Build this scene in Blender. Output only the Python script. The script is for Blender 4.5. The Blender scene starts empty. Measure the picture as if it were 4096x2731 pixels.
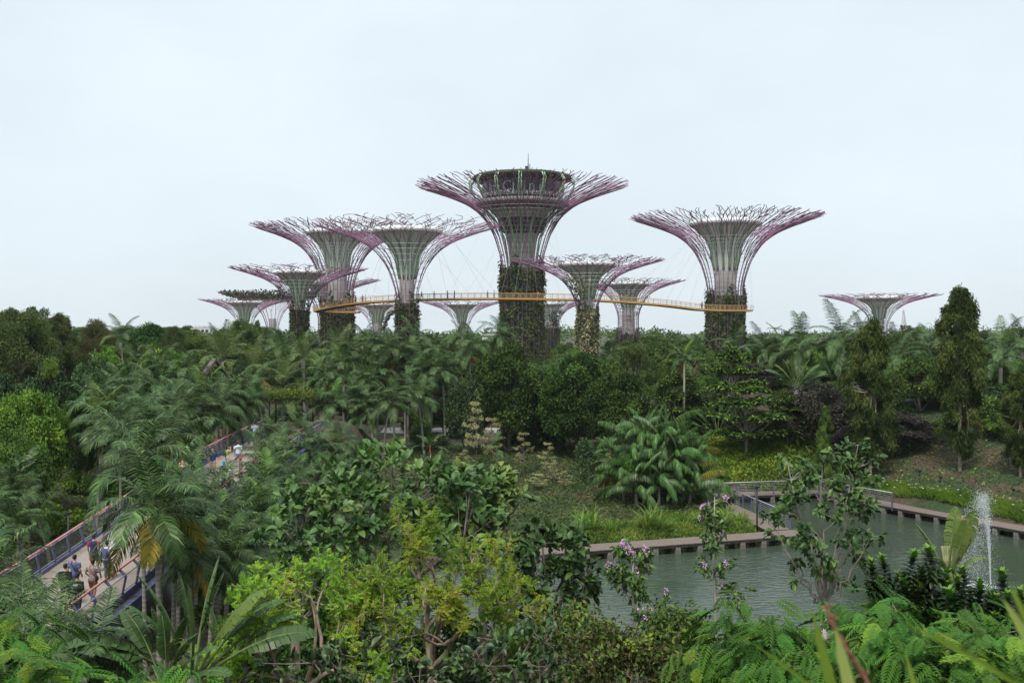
import bpy, math, random
import numpy as np
from mathutils import Vector, Matrix
R = math.radians
PI = math.pi
sc = bpy.context.scene
COL = sc.collection

# ------------------------------------------------------------------ camera
CAMZ = 14.0
cam_d = bpy.data.cameras.new('camera'); cam = bpy.data.objects.new('camera', cam_d); COL.objects.link(cam)
cam.location = (0, 0, CAMZ); cam.rotation_euler = (R(90 - 0.58), 0, 0)
cam_d.sensor_width = 36.0; cam_d.lens = 35.0
cam_d.clip_start = 0.05; cam_d.clip_end = 20000
cam_d.dof.use_dof = True; cam_d.dof.focus_distance = 120.0; cam_d.dof.aperture_fstop = 6.5
sc.camera = cam

# ------------------------------------------------------------------ sky and sun
w = bpy.data.worlds.new('World'); sc.world = w; w.use_nodes = True
nt = w.node_tree; nt.nodes.clear()
out = nt.nodes.new('ShaderNodeOutputWorld'); bg = nt.nodes.new('ShaderNodeBackground')
sky = nt.nodes.new('ShaderNodeTexSky'); sky.sky_type = 'NISHITA'; sky.sun_disc = False
sky.sun_elevation = R(58); sky.sun_rotation = R(200); sky.air_density = 1.0; sky.dust_density = 3.0
tc = nt.nodes.new('ShaderNodeTexCoord'); mp = nt.nodes.new('ShaderNodeMapping'); mp.inputs['Scale'].default_value = (1.1, 1.1, 2.2)
nz = nt.nodes.new('ShaderNodeTexNoise'); nz.inputs['Scale'].default_value = 1.9; nz.inputs['Detail'].default_value = 5
mr = nt.nodes.new('ShaderNodeMapRange'); mr.inputs[1].default_value = .3; mr.inputs[2].default_value = .7
mr.inputs[3].default_value = .76; mr.inputs[4].default_value = 1.0
mx = nt.nodes.new('ShaderNodeMix'); mx.data_type = 'RGBA'; mx.inputs[7].default_value = (7.2, 8.05, 8.65, 1)
bg.inputs['Strength'].default_value = 0.05
L = nt.links.new
L(tc.outputs['Generated'], mp.inputs['Vector']); L(mp.outputs[0], nz.inputs['Vector']); L(nz.outputs[0], mr.inputs[0])
L(mr.outputs[0], mx.inputs[0]); L(sky.outputs[0], mx.inputs[6]); L(mx.outputs[2], bg.inputs['Color']); L(bg.outputs[0], out.inputs['Surface'])
sun_d = bpy.data.lights.new('sun', 'SUN'); sun = bpy.data.objects.new('sun', sun_d); COL.objects.link(sun)
sun_d.energy = 1.5; sun_d.angle = R(14); sun_d.color = (1.0, .96, .9)
# sun high, behind the camera and slightly to the right
az = R(200); el = R(58)
sdir = Vector((math.sin(az) * math.cos(el), math.cos(az) * math.cos(el), math.sin(el)))
sun.rotation_euler = sdir.to_track_quat('Z', 'Y').to_euler()

vs = sc.view_settings; vs.view_transform = 'Standard'; vs.look = 'None'; vs.exposure = 1.27; vs.gamma = 1.0; vs.use_curve_mapping = False
cy = sc.cycles
cy.max_bounces = 7; cy.diffuse_bounces = 3; cy.glossy_bounces = 2; cy.transmission_bounces = 3; cy.volume_bounces = 1; cy.transparent_max_bounces = 8
cy.use_denoising = True; cy.caustics_reflective = False; cy.caustics_refractive = False; cy.volume_step_rate = 4

# ------------------------------------------------------------------ helpers
F = 3982.0
def at(u, v, d):
    """photo pixel (4096 wide) and distance along the view -> world point"""
    return Vector(((u - 2048) / F * d, d, CAMZ - (v - 1325) / F * d))

def ux(u, d): return (u - 2048) / F * d
def vz(v, d): return CAMZ - (v - 1325) / F * d

def link(o, parent=None):
    COL.objects.link(o)
    if parent is not None: o.parent = parent
    return o

def tag(o, label=None, cat=None, group=None, kind=None):
    if label: o['label'] = label
    if cat: o['category'] = cat
    if group: o['group'] = group
    if kind: o['kind'] = kind
    return o

def thing(name, label, cat, loc=(0, 0, 0), rz=0, group=None):
    o = bpy.data.objects.new(name, None); o.empty_display_size = .3
    link(o); o.location = loc; o.rotation_euler = (0, 0, rz)
    return tag(o, label, cat, group)

def inst(name, mesh, parent=None, loc=(0, 0, 0), rot=(0, 0, 0), scale=1.0):
    o = bpy.data.objects.new(name, mesh); link(o, parent); o.location = loc; o.rotation_euler = rot
    o.scale = (scale,) * 3 if isinstance(scale, (int, float)) else scale
    return o

def nrm(a):
    return a / np.maximum(np.linalg.norm(a, axis=-1, keepdims=True), 1e-9)

class MB:
    """collects geometry, builds one mesh"""
    def __init__(s): s.V = []; s.Fc = []; s.n = 0
    def add(s, V, Fs, mat=0, tint=0.5, smooth=False):
        V = np.asarray(V, float).reshape(-1, 3)
        Fs = np.asarray(Fs, int)
        if Fs.ndim == 1: Fs = Fs[None]
        t = np.full(len(Fs), tint) if np.isscalar(tint) else np.asarray(tint, float)
        s.V.append(V); s.Fc.append((Fs + s.n, mat, t, smooth)); s.n += len(V)
    def tube(s, pts, rad, n=5, mat=0, tint=.5, cap=True, smooth=True):
        P = np.asarray([tuple(p) for p in pts], float); m = len(P)
        r = np.full(m, rad) if np.isscalar(rad) else np.asarray(rad, float)
        T = np.gradient(P, axis=0) if m > 2 else np.repeat((P[1] - P[0])[None], 2, 0)
        T = nrm(T)
        ref = np.array([0, 0, 1.]) if abs(T[0, 2]) < .9 else np.array([1., 0, 0])
        N = np.cross(T[0], ref); N /= np.linalg.norm(N)
        ang = np.arange(n) * 2 * PI / n; ca = np.cos(ang)[:, None]; sa = np.sin(ang)[:, None]
        V = np.empty((m, n, 3))
        for i in range(m):
            N = N - T[i] * N.dot(T[i]); N /= max(np.linalg.norm(N), 1e-9)
            B = np.cross(T[i], N)
            V[i] = P[i] + r[i] * (ca * N + sa * B)
        i = np.arange(m - 1)[:, None]; j = np.arange(n)[None]; j2 = (j + 1) % n
        Fq = np.stack([i * n + j, i * n + j2, (i + 1) * n + j2, (i + 1) * n + j], -1).reshape(-1, 4)
        s.add(V.reshape(-1, 3), Fq, mat, tint, smooth)
        if cap and n >= 3:
            b = s.n - m * n
            s.Fc.append((np.array([list(range(n))[::-1]]) + b, mat, np.array([tint if np.isscalar(tint) else .5]), False))
            s.Fc.append((np.array([list(range(n))]) + b + (m - 1) * n, mat, np.array([tint if np.isscalar(tint) else .5]), False))
    def box(s, c, size, rz=0, mat=0, tint=.5, ry=0, rx=0):
        x, y, z = np.array(size) / 2
        V = np.array([[-x, -y, -z], [x, -y, -z], [x, y, -z], [-x, y, -z], [-x, -y, z], [x, -y, z], [x, y, z], [-x, y, z]])
        M = np.array(Matrix.Rotation(rz, 3, 'Z') @ Matrix.Rotation(ry, 3, 'Y') @ Matrix.Rotation(rx, 3, 'X'))
        s.add(V @ M.T + np.array(c), [[0, 3, 2, 1], [4, 5, 6, 7], [0, 1, 5, 4], [1, 2, 6, 5], [2, 3, 7, 6], [3, 0, 4, 7]], mat, tint)
    def beam(s, a, b, w, h, mat=0, tint=.5):
        """box-section bar from a to b, w sideways, h upwards"""
        a = np.array(a, float); b = np.array(b, float); d = b - a; d /= np.linalg.norm(d)
        up = np.array([0, 0, 1.]) if abs(d[2]) < .95 else np.array([0, 1., 0])
        sd = np.cross(d, up); sd /= np.linalg.norm(sd); up = np.cross(sd, d)
        q = [(-1, -1), (1, -1), (1, 1), (-1, 1)]
        V = [p + sd * w / 2 * i + up * h / 2 * j for p in (a, b) for i, j in q]
        s.add(V, [[0, 1, 2, 3], [7, 6, 5, 4], [0, 4, 5, 1], [1, 5, 6, 2], [2, 6, 7, 3], [3, 7, 4, 0]], mat, tint)
    def lathe(s, prof, n=32, mat=0, tint=.5, cx=0, cy=0, smooth=True):
        pr = np.asarray(prof, float); m = len(pr); a = np.arange(n) * 2 * PI / n
        V = np.stack([cx + pr[:, 0:1] * np.cos(a), cy + pr[:, 0:1] * np.sin(a), np.repeat(pr[:, 1:2], n, 1)], -1).reshape(-1, 3)
        i = np.arange(m - 1)[:, None]; j = np.arange(n)[None]; j2 = (j + 1) % n
        s.add(V, np.stack([i * n + j, i * n + j2, (i + 1) * n + j2, (i + 1) * n + j], -1).reshape(-1, 4), mat, tint, smooth)
    def leaves(s, P, A, N, Ln, W, tint, tpl='fold', mat=0):
        P = np.asarray(P, float); k = len(P)
        if k == 0: return
        y = nrm(np.asarray(A, float)); z = np.asarray(N, float); z = nrm(z - y * (z * y).sum(1, keepdims=True)); x = np.cross(y, z)
        tv, tf = TPL[tpl]
        Ln = np.broadcast_to(Ln, (k,))[:, None, None]; W = np.broadcast_to(W, (k,))[:, None, None]
        V = P[:, None] + x[:, None] * tv[None, :, 0:1] * W + y[:, None] * tv[None, :, 1:2] * Ln + z[:, None] * tv[None, :, 2:3] * Ln
        nv = len(tv)
        Fs = (tf[None] + (np.arange(k) * nv)[:, None, None]).reshape(-1, tf.shape[1])
        t = np.repeat(np.broadcast_to(tint, (k,)), len(tf))
        s.add(V.reshape(-1, 3), Fs, mat, t, tpl in ('oval', 'blade', 'paddle'))
    def mesh(s, name, mats):
        me = bpy.data.meshes.new(name)
        if not s.V: return me
        V = np.concatenate(s.V)
        li = []; ls = []; mi = []; ti = []; sm = []; c = 0
        for Fs, m, t, smo in s.Fc:
            k = Fs.shape[1]; li.append(Fs.ravel()); ls.append(c + np.arange(len(Fs)) * k); c += Fs.size
            mi.append(np.full(len(Fs), m)); ti.append(t); sm.append(np.full(len(Fs), smo))
        li = np.concatenate(li); ls = np.concatenate(ls)
        me.vertices.add(len(V)); me.loops.add(len(li)); me.polygons.add(len(ls))
        me.vertices.foreach_set('co', V.astype(np.float32).ravel())
        me.loops.foreach_set('vertex_index', li.astype(np.int32))
        me.polygons.foreach_set('loop_start', ls.astype(np.int32))
        me.polygons.foreach_set('material_index', np.concatenate(mi).astype(np.int32))
        me.polygons.foreach_set('use_smooth', np.concatenate(sm).astype(bool))
        me.update(calc_edges=True)
        at_ = me.attributes.new('tint', 'FLOAT', 'FACE'); at_.data.foreach_set('value', np.concatenate(ti).astype(np.float32))
        for m in (mats if isinstance(mats, (list, tuple)) else [mats]): me.materials.append(m)
        return me
    def build(s, name, mats, parent=None, loc=(0, 0, 0), rot=(0, 0, 0), scale=1.0):
        return inst(name, s.mesh(name, mats), parent, loc, rot, scale)

def _grid_tpl(ys, ws, zs, edge):
    V = []; Fq = []
    for y, wd, z in zip(ys, ws, zs): V += [(-wd, y, z + edge * wd), (0, y, z), (wd, y, z + edge * wd)]
    for i in range(len(ys) - 1):
        a = i * 3; Fq += [[a, a + 1, a + 4, a + 3], [a + 1, a + 2, a + 5, a + 4]]
    return np.array(V, float), np.array(Fq)
TPL = {
    'fold': (np.array([[0, 0, 0], [-.5, .45, .12], [0, 1, -.06], [.5, .45, .12]], float), np.array([[0, 2, 1], [0, 3, 2]])),
    'oval': _grid_tpl([0, .12, .38, .66, .88, 1], [.03, .28, .5, .44, .22, .02], [0, .02, .02, -.03, -.1, -.17], .22),
    'blade': _grid_tpl([0, .3, .6, .85, 1], [.35, .5, .42, .25, .03], [0, .0, -.06, -.17, -.27], .15),
    'paddle': _grid_tpl([0, .06, .25, .5, .75, .93, 1], [.05, .3, .48, .5, .45, .26, .03], [0, .01, .03, 0, -.08, -.2, -.26], .18),
    'quad': (np.array([[-.5, 0, 0], [.5, 0, 0], [.5, 1, 0], [-.5, 1, 0]], float), np.array([[0, 1, 2, 3]])),
}

# ------------------------------------------------------------------ materials
def new_mat(name):
    m = bpy.data.materials.new(name); m.use_nodes = True
    n = m.node_tree; n.nodes.clear()
    o = n.nodes.new('ShaderNodeOutputMaterial'); b = n.nodes.new('ShaderNodeBsdfPrincipled'); n.links.new(b.outputs[0], o.inputs[0])
    return m, n, b, o

def ramp(n, cols, pos=None):
    r = n.nodes.new('ShaderNodeValToRGB'); e = r.color_ramp.elements
    k = len(cols); pos = pos or [i / (k - 1) for i in range(k)]
    while len(e) < k: e.new(.5)
    for i, (c, p) in enumerate(zip(cols, pos)): e[i].position = p; e[i].color = (*c, 1)
    return r

def leaf_mat(name, cols, rough=.55, transl=.22, var=.12, spec=.2):
    rough = rough + .05; spec = spec * .7; transl = transl * .6
    cols = [(c[0] * 1.12, c[1] * 1.04, c[2] * .8) for c in cols]
    """foliage: colour by per-leaf tint, small hue/value shift per plant, some light let through"""
    m, n, b, o = new_mat(name); lk = n.links.new
    a = n.nodes.new('ShaderNodeAttribute'); a.attribute_name = 'tint'
    r = ramp(n, cols); lk(a.outputs['Fac'], r.inputs[0])
    oi = n.nodes.new('ShaderNodeObjectInfo'); hs = n.nodes.new('ShaderNodeHueSaturation')
    for k, lo, hi in (('Value', 1 - var * 1.6, 1 + var * 1.6), ('Hue', .5 - var * .11, .5 + var * .11)):
        q = n.nodes.new('ShaderNodeMapRange'); q.inputs[3].default_value = lo; q.inputs[4].default_value = hi
        lk(oi.outputs['Random'], q.inputs[0]); lk(q.outputs[0], hs.inputs[k])
    lk(r.outputs[0], hs.inputs['Color']); lk(hs.outputs[0], b.inputs['Base Color'])
    b.inputs['Roughness'].default_value = rough; b.inputs['Specular IOR Level'].default_value = spec
    t = n.nodes.new('ShaderNodeBsdfTranslucent'); mxs = n.nodes.new('ShaderNodeMixShader'); mxs.inputs[0].default_value = transl
    g = n.nodes.new('ShaderNodeMix'); g.data_type = 'RGBA'; g.blend_type = 'MULTIPLY'; g.inputs[0].default_value = 1; g.inputs[7].default_value = (1.25, 1.35, .6, 1)
    lk(hs.outputs[0], g.inputs[6]); lk(g.outputs[2], t.inputs[0]); lk(b.outputs[0], mxs.inputs[1]); lk(t.outputs[0], mxs.inputs[2]); lk(mxs.outputs[0], o.inputs[0])
    return m

def rough_mat(name, c1, c2, scale=4, rough=.8, bump=.0, detail=4, metal=0, spec=.4, stretch=(1, 1, 1), c3=None):
    m, n, b, o = new_mat(name); lk = n.links.new
    tc = n.nodes.new('ShaderNodeTexCoord'); mp = n.nodes.new('ShaderNodeMapping'); mp.inputs['Scale'].default_value = stretch
    nz = n.nodes.new('ShaderNodeTexNoise'); nz.inputs['Scale'].default_value = scale; nz.inputs['Detail'].default_value = detail
    lk(tc.outputs['Object'], mp.inputs[0]); lk(mp.outputs[0], nz.inputs['Vector'])
    r = ramp(n, [c1, c2] if c3 is None else [c1, c2, c3], [.33, .67] if c3 is None else [.3, .5, .7]); lk(nz.outputs[0], r.inputs[0]); lk(r.outputs[0], b.inputs['Base Color'])
    b.inputs['Roughness'].default_value = rough; b.inputs['Metallic'].default_value = metal; b.inputs['Specular IOR Level'].default_value = spec
    if bump:
        bp = n.nodes.new('ShaderNodeBump'); bp.inputs['Strength'].default_value = bump; bp.inputs['Distance'].default_value = .03
        lk(nz.outputs[0], bp.inputs['Height']); lk(bp.outputs[0], b.inputs['Normal'])
    return m

def flat_mat(name, c, rough=.6, metal=0, spec=.4):
    return rough_mat(name, tuple(x * .9 for x in c), tuple(min(1, x * 1.1) for x in c), scale=6, rough=rough, metal=metal, spec=spec)

def ring_mat(name, c1, c2, freq, rough=.85):
    """palm trunk: pale bark with darker leaf-scar rings"""
    m, n, b, o = new_mat(name); lk = n.links.new
    tc = n.nodes.new('ShaderNodeTexCoord'); wv = n.nodes.new('ShaderNodeTexWave'); wv.bands_direction = 'Z'; wv.inputs['Scale'].default_value = freq
    wv.inputs['Distortion'].default_value = 2; wv.inputs['Detail'].default_value = 2
    lk(tc.outputs['Object'], wv.inputs[0]); r = ramp(n, [c1, c2], [.1, .8]); lk(wv.outputs[1], r.inputs[0]); lk(r.outputs[0], b.inputs['Base Color'])
    b.inputs['Roughness'].default_value = rough
    return m

MAT = {}
MAT['bark'] = rough_mat('bark', (.09, .075, .06), (.2, .17, .14), 5, .9, .5, stretch=(1, 1, .25))
MAT['bark_pale'] = rough_mat('bark_pale', (.24, .21, .18), (.42, .38, .33), 5, .9, .4, stretch=(1, 1, .3))
MAT['bark_tan'] = rough_mat('bark_tan', (.2, .145, .1), (.42, .33, .25), 4, .85, .4)
MAT['palm_trunk'] = ring_mat('palm_trunk', (.17, .155, .135), (.26, .24, .21), 1.6)
MAT['palm_green'] = rough_mat('palm_crownshaft', (.06, .11, .04), (.12, .19, .07), 3, .5)
MAT['concrete'] = rough_mat('concrete', (.32, .305, .29), (.46, .44, .42), 1.2, .9, .1, stretch=(1, 1, .4))
MAT['concrete_dark'] = rough_mat('concrete_dark', (.13, .125, .12), (.22, .21, .2), 1.2, .9)
# ------------------------------------------------------------------ terrain
LAKE = np.array([(-10, 42), (50, 42), (41, 57.5), (34.8, 67.6), (31.0, 72.2), (29.2, 76), (25.8, 83.2), (16.2, 81.2), (17.6, 69), (17.2, 66.4), (3, 62), (-3, 59), (-8, 51)], float)
def lake_sd(x, y):
    """distance to the shore, negative inside the lake"""
    x = np.asarray(x, float); y = np.asarray(y, float); dmin = np.full(x.shape, 1e9); ins = np.zeros(x.shape, bool)
    for (ax, ay), (bx, by) in zip(LAKE, np.roll(LAKE, -1, 0)):
        ex, ey = bx - ax, by - ay
        t = np.clip(((x - ax) * ex + (y - ay) * ey) / (ex * ex + ey * ey), 0, 1)
        dmin = np.minimum(dmin, np.hypot(x - ax - t * ex, y - ay - t * ey))
        c = ((ay > y) != (by > y)) & (x < (bx - ax) * (y - ay) / (by - ay + 1e-12) + ax); ins ^= c
    return np.where(ins, -dmin, dmin)
def sst(t): t = np.clip(t, 0, 1); return t * t * (3 - 2 * t)
def H(x, y):
    x = np.asarray(x, float); y = np.asarray(y, float)
    s = lake_sd(x, y)
    base = .55 + 2.2 * sst((y - 66) / 60) + 1.2 * sst((y - 130) / 90)
    base = base + sst((x - 19) / 8) * sst((y - 45) / 20) * (1 - .5 * sst((y - 110) / 60)) * np.clip(s * .25, 0, 5.2)
    base = base + sst((-x - 24) / 16) * sst((y - 44) / 22) * 2.6
    base = base + sst((x - 14.5) / 4) * sst((y - 80) / 6) * (1 - sst((x - 22) / 6)) * 2.2 * sst((y - 80) / 16)
    base = base + sst((-x - 13) / 2.5) * (1 - sst((-x - 22) / 4)) * sst((y - 79) / 4) * (1 - sst((y - 92) / 18)) * 4.1
    far = base * sst((s + .2) / 2.6) + (-1.3) * (1 - sst((s + 1.2) / 2.2))
    near = np.interp(y, [-60, 0, 1.2, 3, 8, 14, 20, 27, 34, 40, 44, 47], [12.6, 12.6, 12.5, 11.2, 9.0, 6.8, 4.6, 2.6, 1.2, .3, -1.3, -3])
    h = np.maximum(far, near)
    h = h + .10 * np.sin(x * .9 + y * .31) * np.sin(y * .77 - x * .2) * sst(s / 2)
    return h
def hz(x, y): return float(H(np.array([x]), np.array([y]))[0])

def ax_coords(lo, hi, step, far):
    c = list(np.arange(lo, hi + step * .5, step)); s = step; v = hi
    while v < far: s *= 1.35; v += s; c.append(v)
    s = step; v = lo
    while v > -far: s *= 1.35; v -= s; c.insert(0, v)
    return np.array(c)
gx = ax_coords(-60, 62, 1.0, 2600); gy = ax_coords(-4, 135, 1.0, 2600)
GX, GY = np.meshgrid(gx, gy); GZ = H(GX, GY)
mb = MB(); nx, ny = len(gx), len(gy)
i = np.arange(ny - 1)[:, None]; j = np.arange(nx - 1)[None]
mb.add(np.stack([GX, GY, GZ], -1).reshape(-1, 3), np.stack([i * nx + j, i * nx + j + 1, (i + 1) * nx + j + 1, (i + 1) * nx + j], -1).reshape(-1, 4), smooth=True)
def ground_mat():
    m, n, b, o = new_mat('ground_soil'); lk = n.links.new
    tc = n.nodes.new('ShaderNodeTexCoord')
    z1 = n.nodes.new('ShaderNodeTexNoise'); z1.inputs['Scale'].default_value = .22; z1.inputs['Detail'].default_value = 6
    z2 = n.nodes.new('ShaderNodeTexNoise'); z2.inputs['Scale'].default_value = 3.5; z2.inputs['Detail'].default_value = 6
    lk(tc.outputs['Object'], z1.inputs[0]); lk(tc.outputs['Object'], z2.inputs[0])
    r1 = ramp(n, [(.06, .045, .026), (.085, .06, .035), (.03, .055, .016)], [.35, .47, .56]); r2 = ramp(n, [(.45, .45, .45), (1.2, 1.2, 1.2)], [.3, .7])
    lk(z1.outputs[0], r1.inputs[0]); lk(z2.outputs[0], r2.inputs[0])
    mm = n.nodes.new('ShaderNodeMix'); mm.data_type = 'RGBA'; mm.blend_type = 'MULTIPLY'; mm.inputs[0].default_value = 1
    lk(r1.outputs[0], mm.inputs[6]); lk(r2.outputs[0], mm.inputs[7]); lk(mm.outputs[2], b.inputs['Base Color']); b.inputs['Roughness'].default_value = .95
    bp = n.nodes.new('ShaderNodeBump'); bp.inputs['Strength'].default_value = .7; bp.inputs['Distance'].default_value = .1; lk(z2.outputs[0], bp.inputs['Height']); lk(bp.outputs[0], b.inputs['Normal'])
    return m
tag(mb.build('ground', ground_mat()), kind='structure')

# lake
def water_mat():
    m, n, b, o = new_mat('lake_water'); lk = n.links.new
    tc = n.nodes.new('ShaderNodeTexCoord'); mp = n.nodes.new('ShaderNodeMapping'); mp.inputs['Scale'].default_value = (.55, 1.5, 1)
    z1 = n.nodes.new('ShaderNodeTexNoise'); z1.inputs['Scale'].default_value = 2.6; z1.inputs['Detail'].default_value = 3; z1.inputs['Distortion'].default_value = .5
    lk(tc.outputs['Object'], mp.inputs[0]); lk(mp.outputs[0], z1.inputs[0])
    # calmer and rougher patches of wind
    z2 = n.nodes.new('ShaderNodeTexNoise'); z2.inputs['Scale'].default_value = .09; z2.inputs['Detail'].default_value = 2; lk(tc.outputs['Object'], z2.inputs[0])
    q = n.nodes.new('ShaderNodeMapRange'); q.inputs[1].default_value = .38; q.inputs[2].default_value = .62; q.inputs[3].default_value = .04; q.inputs[4].default_value = .2; lk(z2.outputs[0], q.inputs[0])
    bp = n.nodes.new('ShaderNodeBump'); bp.inputs['Distance'].default_value = .3; lk(q.outputs[0], bp.inputs['Strength']); lk(z1.outputs[0], bp.inputs['Height']); lk(bp.outputs[0], b.inputs['Normal'])
    b.inputs['Base Color'].default_value = (.046, .066, .045, 1); b.inputs['Roughness'].default_value = .06; b.inputs['IOR'].default_value = 1.33
    return m
mb = MB()
wx = np.linspace(-14, 54, 30); wy = np.linspace(39, 88, 24); WX, WY = np.meshgrid(wx, wy)
i = np.arange(23)[:, None]; j = np.arange(29)[None]
mb.add(np.stack([WX, WY, WX * 0], -1).reshape(-1, 3), np.stack([i * 30 + j, i * 30 + j + 1, (i + 1) * 30 + j + 1, (i + 1) * 30 + j], -1).reshape(-1, 4), smooth=True)
tag(mb.build('lake_water', water_mat()), kind='structure')

# haze: pale humid air over the whole garden
hm = bpy.data.materials.new('humid_air'); hm.use_nodes = True; hn = hm.node_tree; hn.nodes.clear()
ho = hn.nodes.new('ShaderNodeOutputMaterial'); hv = hn.nodes.new('ShaderNodeVolumePrincipled')
hv.inputs['Color'].default_value = (.9, .96, 1, 1); hv.inputs['Density'].default_value = .00009; hv.inputs['Anisotropy'].default_value = .0
hn.links.new(hv.outputs[0], ho.inputs['Volume'])
mb = MB(); mb.box((0, 0, 28.5), (5600, 5600, 64)); hz_o = mb.build('haze', hm); tag(hz_o, kind='stuff')
# ------------------------------------------------------------------ supertrees
MAT['steel'] = rough_mat('purple_steel', (.22, .10, .18), (.31, .15, .25), 2, .5, spec=.5)
MAT['hoop'] = flat_mat('white_hoop_steel', (.55, .55, .55), .5)
MAT['panel'] = rough_mat('canopy_panel', (.68, .71, .67), (.76, .78, .75), .8, .7)
MAT['eave'] = rough_mat('canopy_underside', (.66, .67, .67), (.74, .75, .75), .8, .8)
MAT['ring_white'] = flat_mat('white_canopy_ring', (.78, .79, .79), .6)
MAT['green_steel'] = flat_mat('green_steel', (.27, .45, .24), .5)
MAT['dark_panel'] = rough_mat('dark_planting_panel', (.035, .035, .03), (.07, .065, .05), 2, .95)
MAT['glass'] = rough_mat('dark_glass', (.008, .014, .016), (.022, .032, .035), .6, .15, spec=.25)
MAT['roof_green'] = rough_mat('planted_roof', (.025, .04, .025), (.06, .075, .05), 1.5, .9)
MAT['sign'] = flat_mat('pale_lettering', (.3, .34, .34), .5)
leaf_trunk = leaf_mat('trunk_plants', [(.015, .024, .01), (.036, .055, .02), (.07, .09, .036), (.13, .12, .065)], var=.2)
leaf_pale = leaf_mat('pale_trunk_plants', [(.03, .045, .02), (.07, .1, .04), (.3, .3, .2), (.42, .4, .3)], var=.1)

PU = np.array([0, .012, .037, .093, .204, .37, .593, .833, 1.0]); PV = np.array([.93, .84, .76, .574, .389, .24, .139, .056, 0.])
def head_prof(Rr, r0, hs):
    r = r0 + PU * (Rr - r0); z = -PV * (Rr - r0) * hs
    r = np.concatenate([np.linspace(r[k], r[k + 1], 8, endpoint=False) for k in range(len(r) - 1)] + [[r[-1]]])
    rr0 = r0 + PU * (Rr - r0)
    z = np.interp(r, rr0, z)
    k = np.ones(9) / 9                              # round the corners of the flare
    rp = np.pad(r, 4, 'edge'); zp = np.pad(z, 4, 'edge')
    r2 = np.convolve(rp, k, 'valid'); z2 = np.convolve(zp, k, 'valid'); r2[0], z2[0], r2[-1], z2[-1] = r[0], z[0], r[-1], z[-1]
    s = np.concatenate([[0], np.cumsum(np.hypot(np.diff(r2), np.diff(z2)))]); s /= s[-1]
    return s, r2, z2

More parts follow.
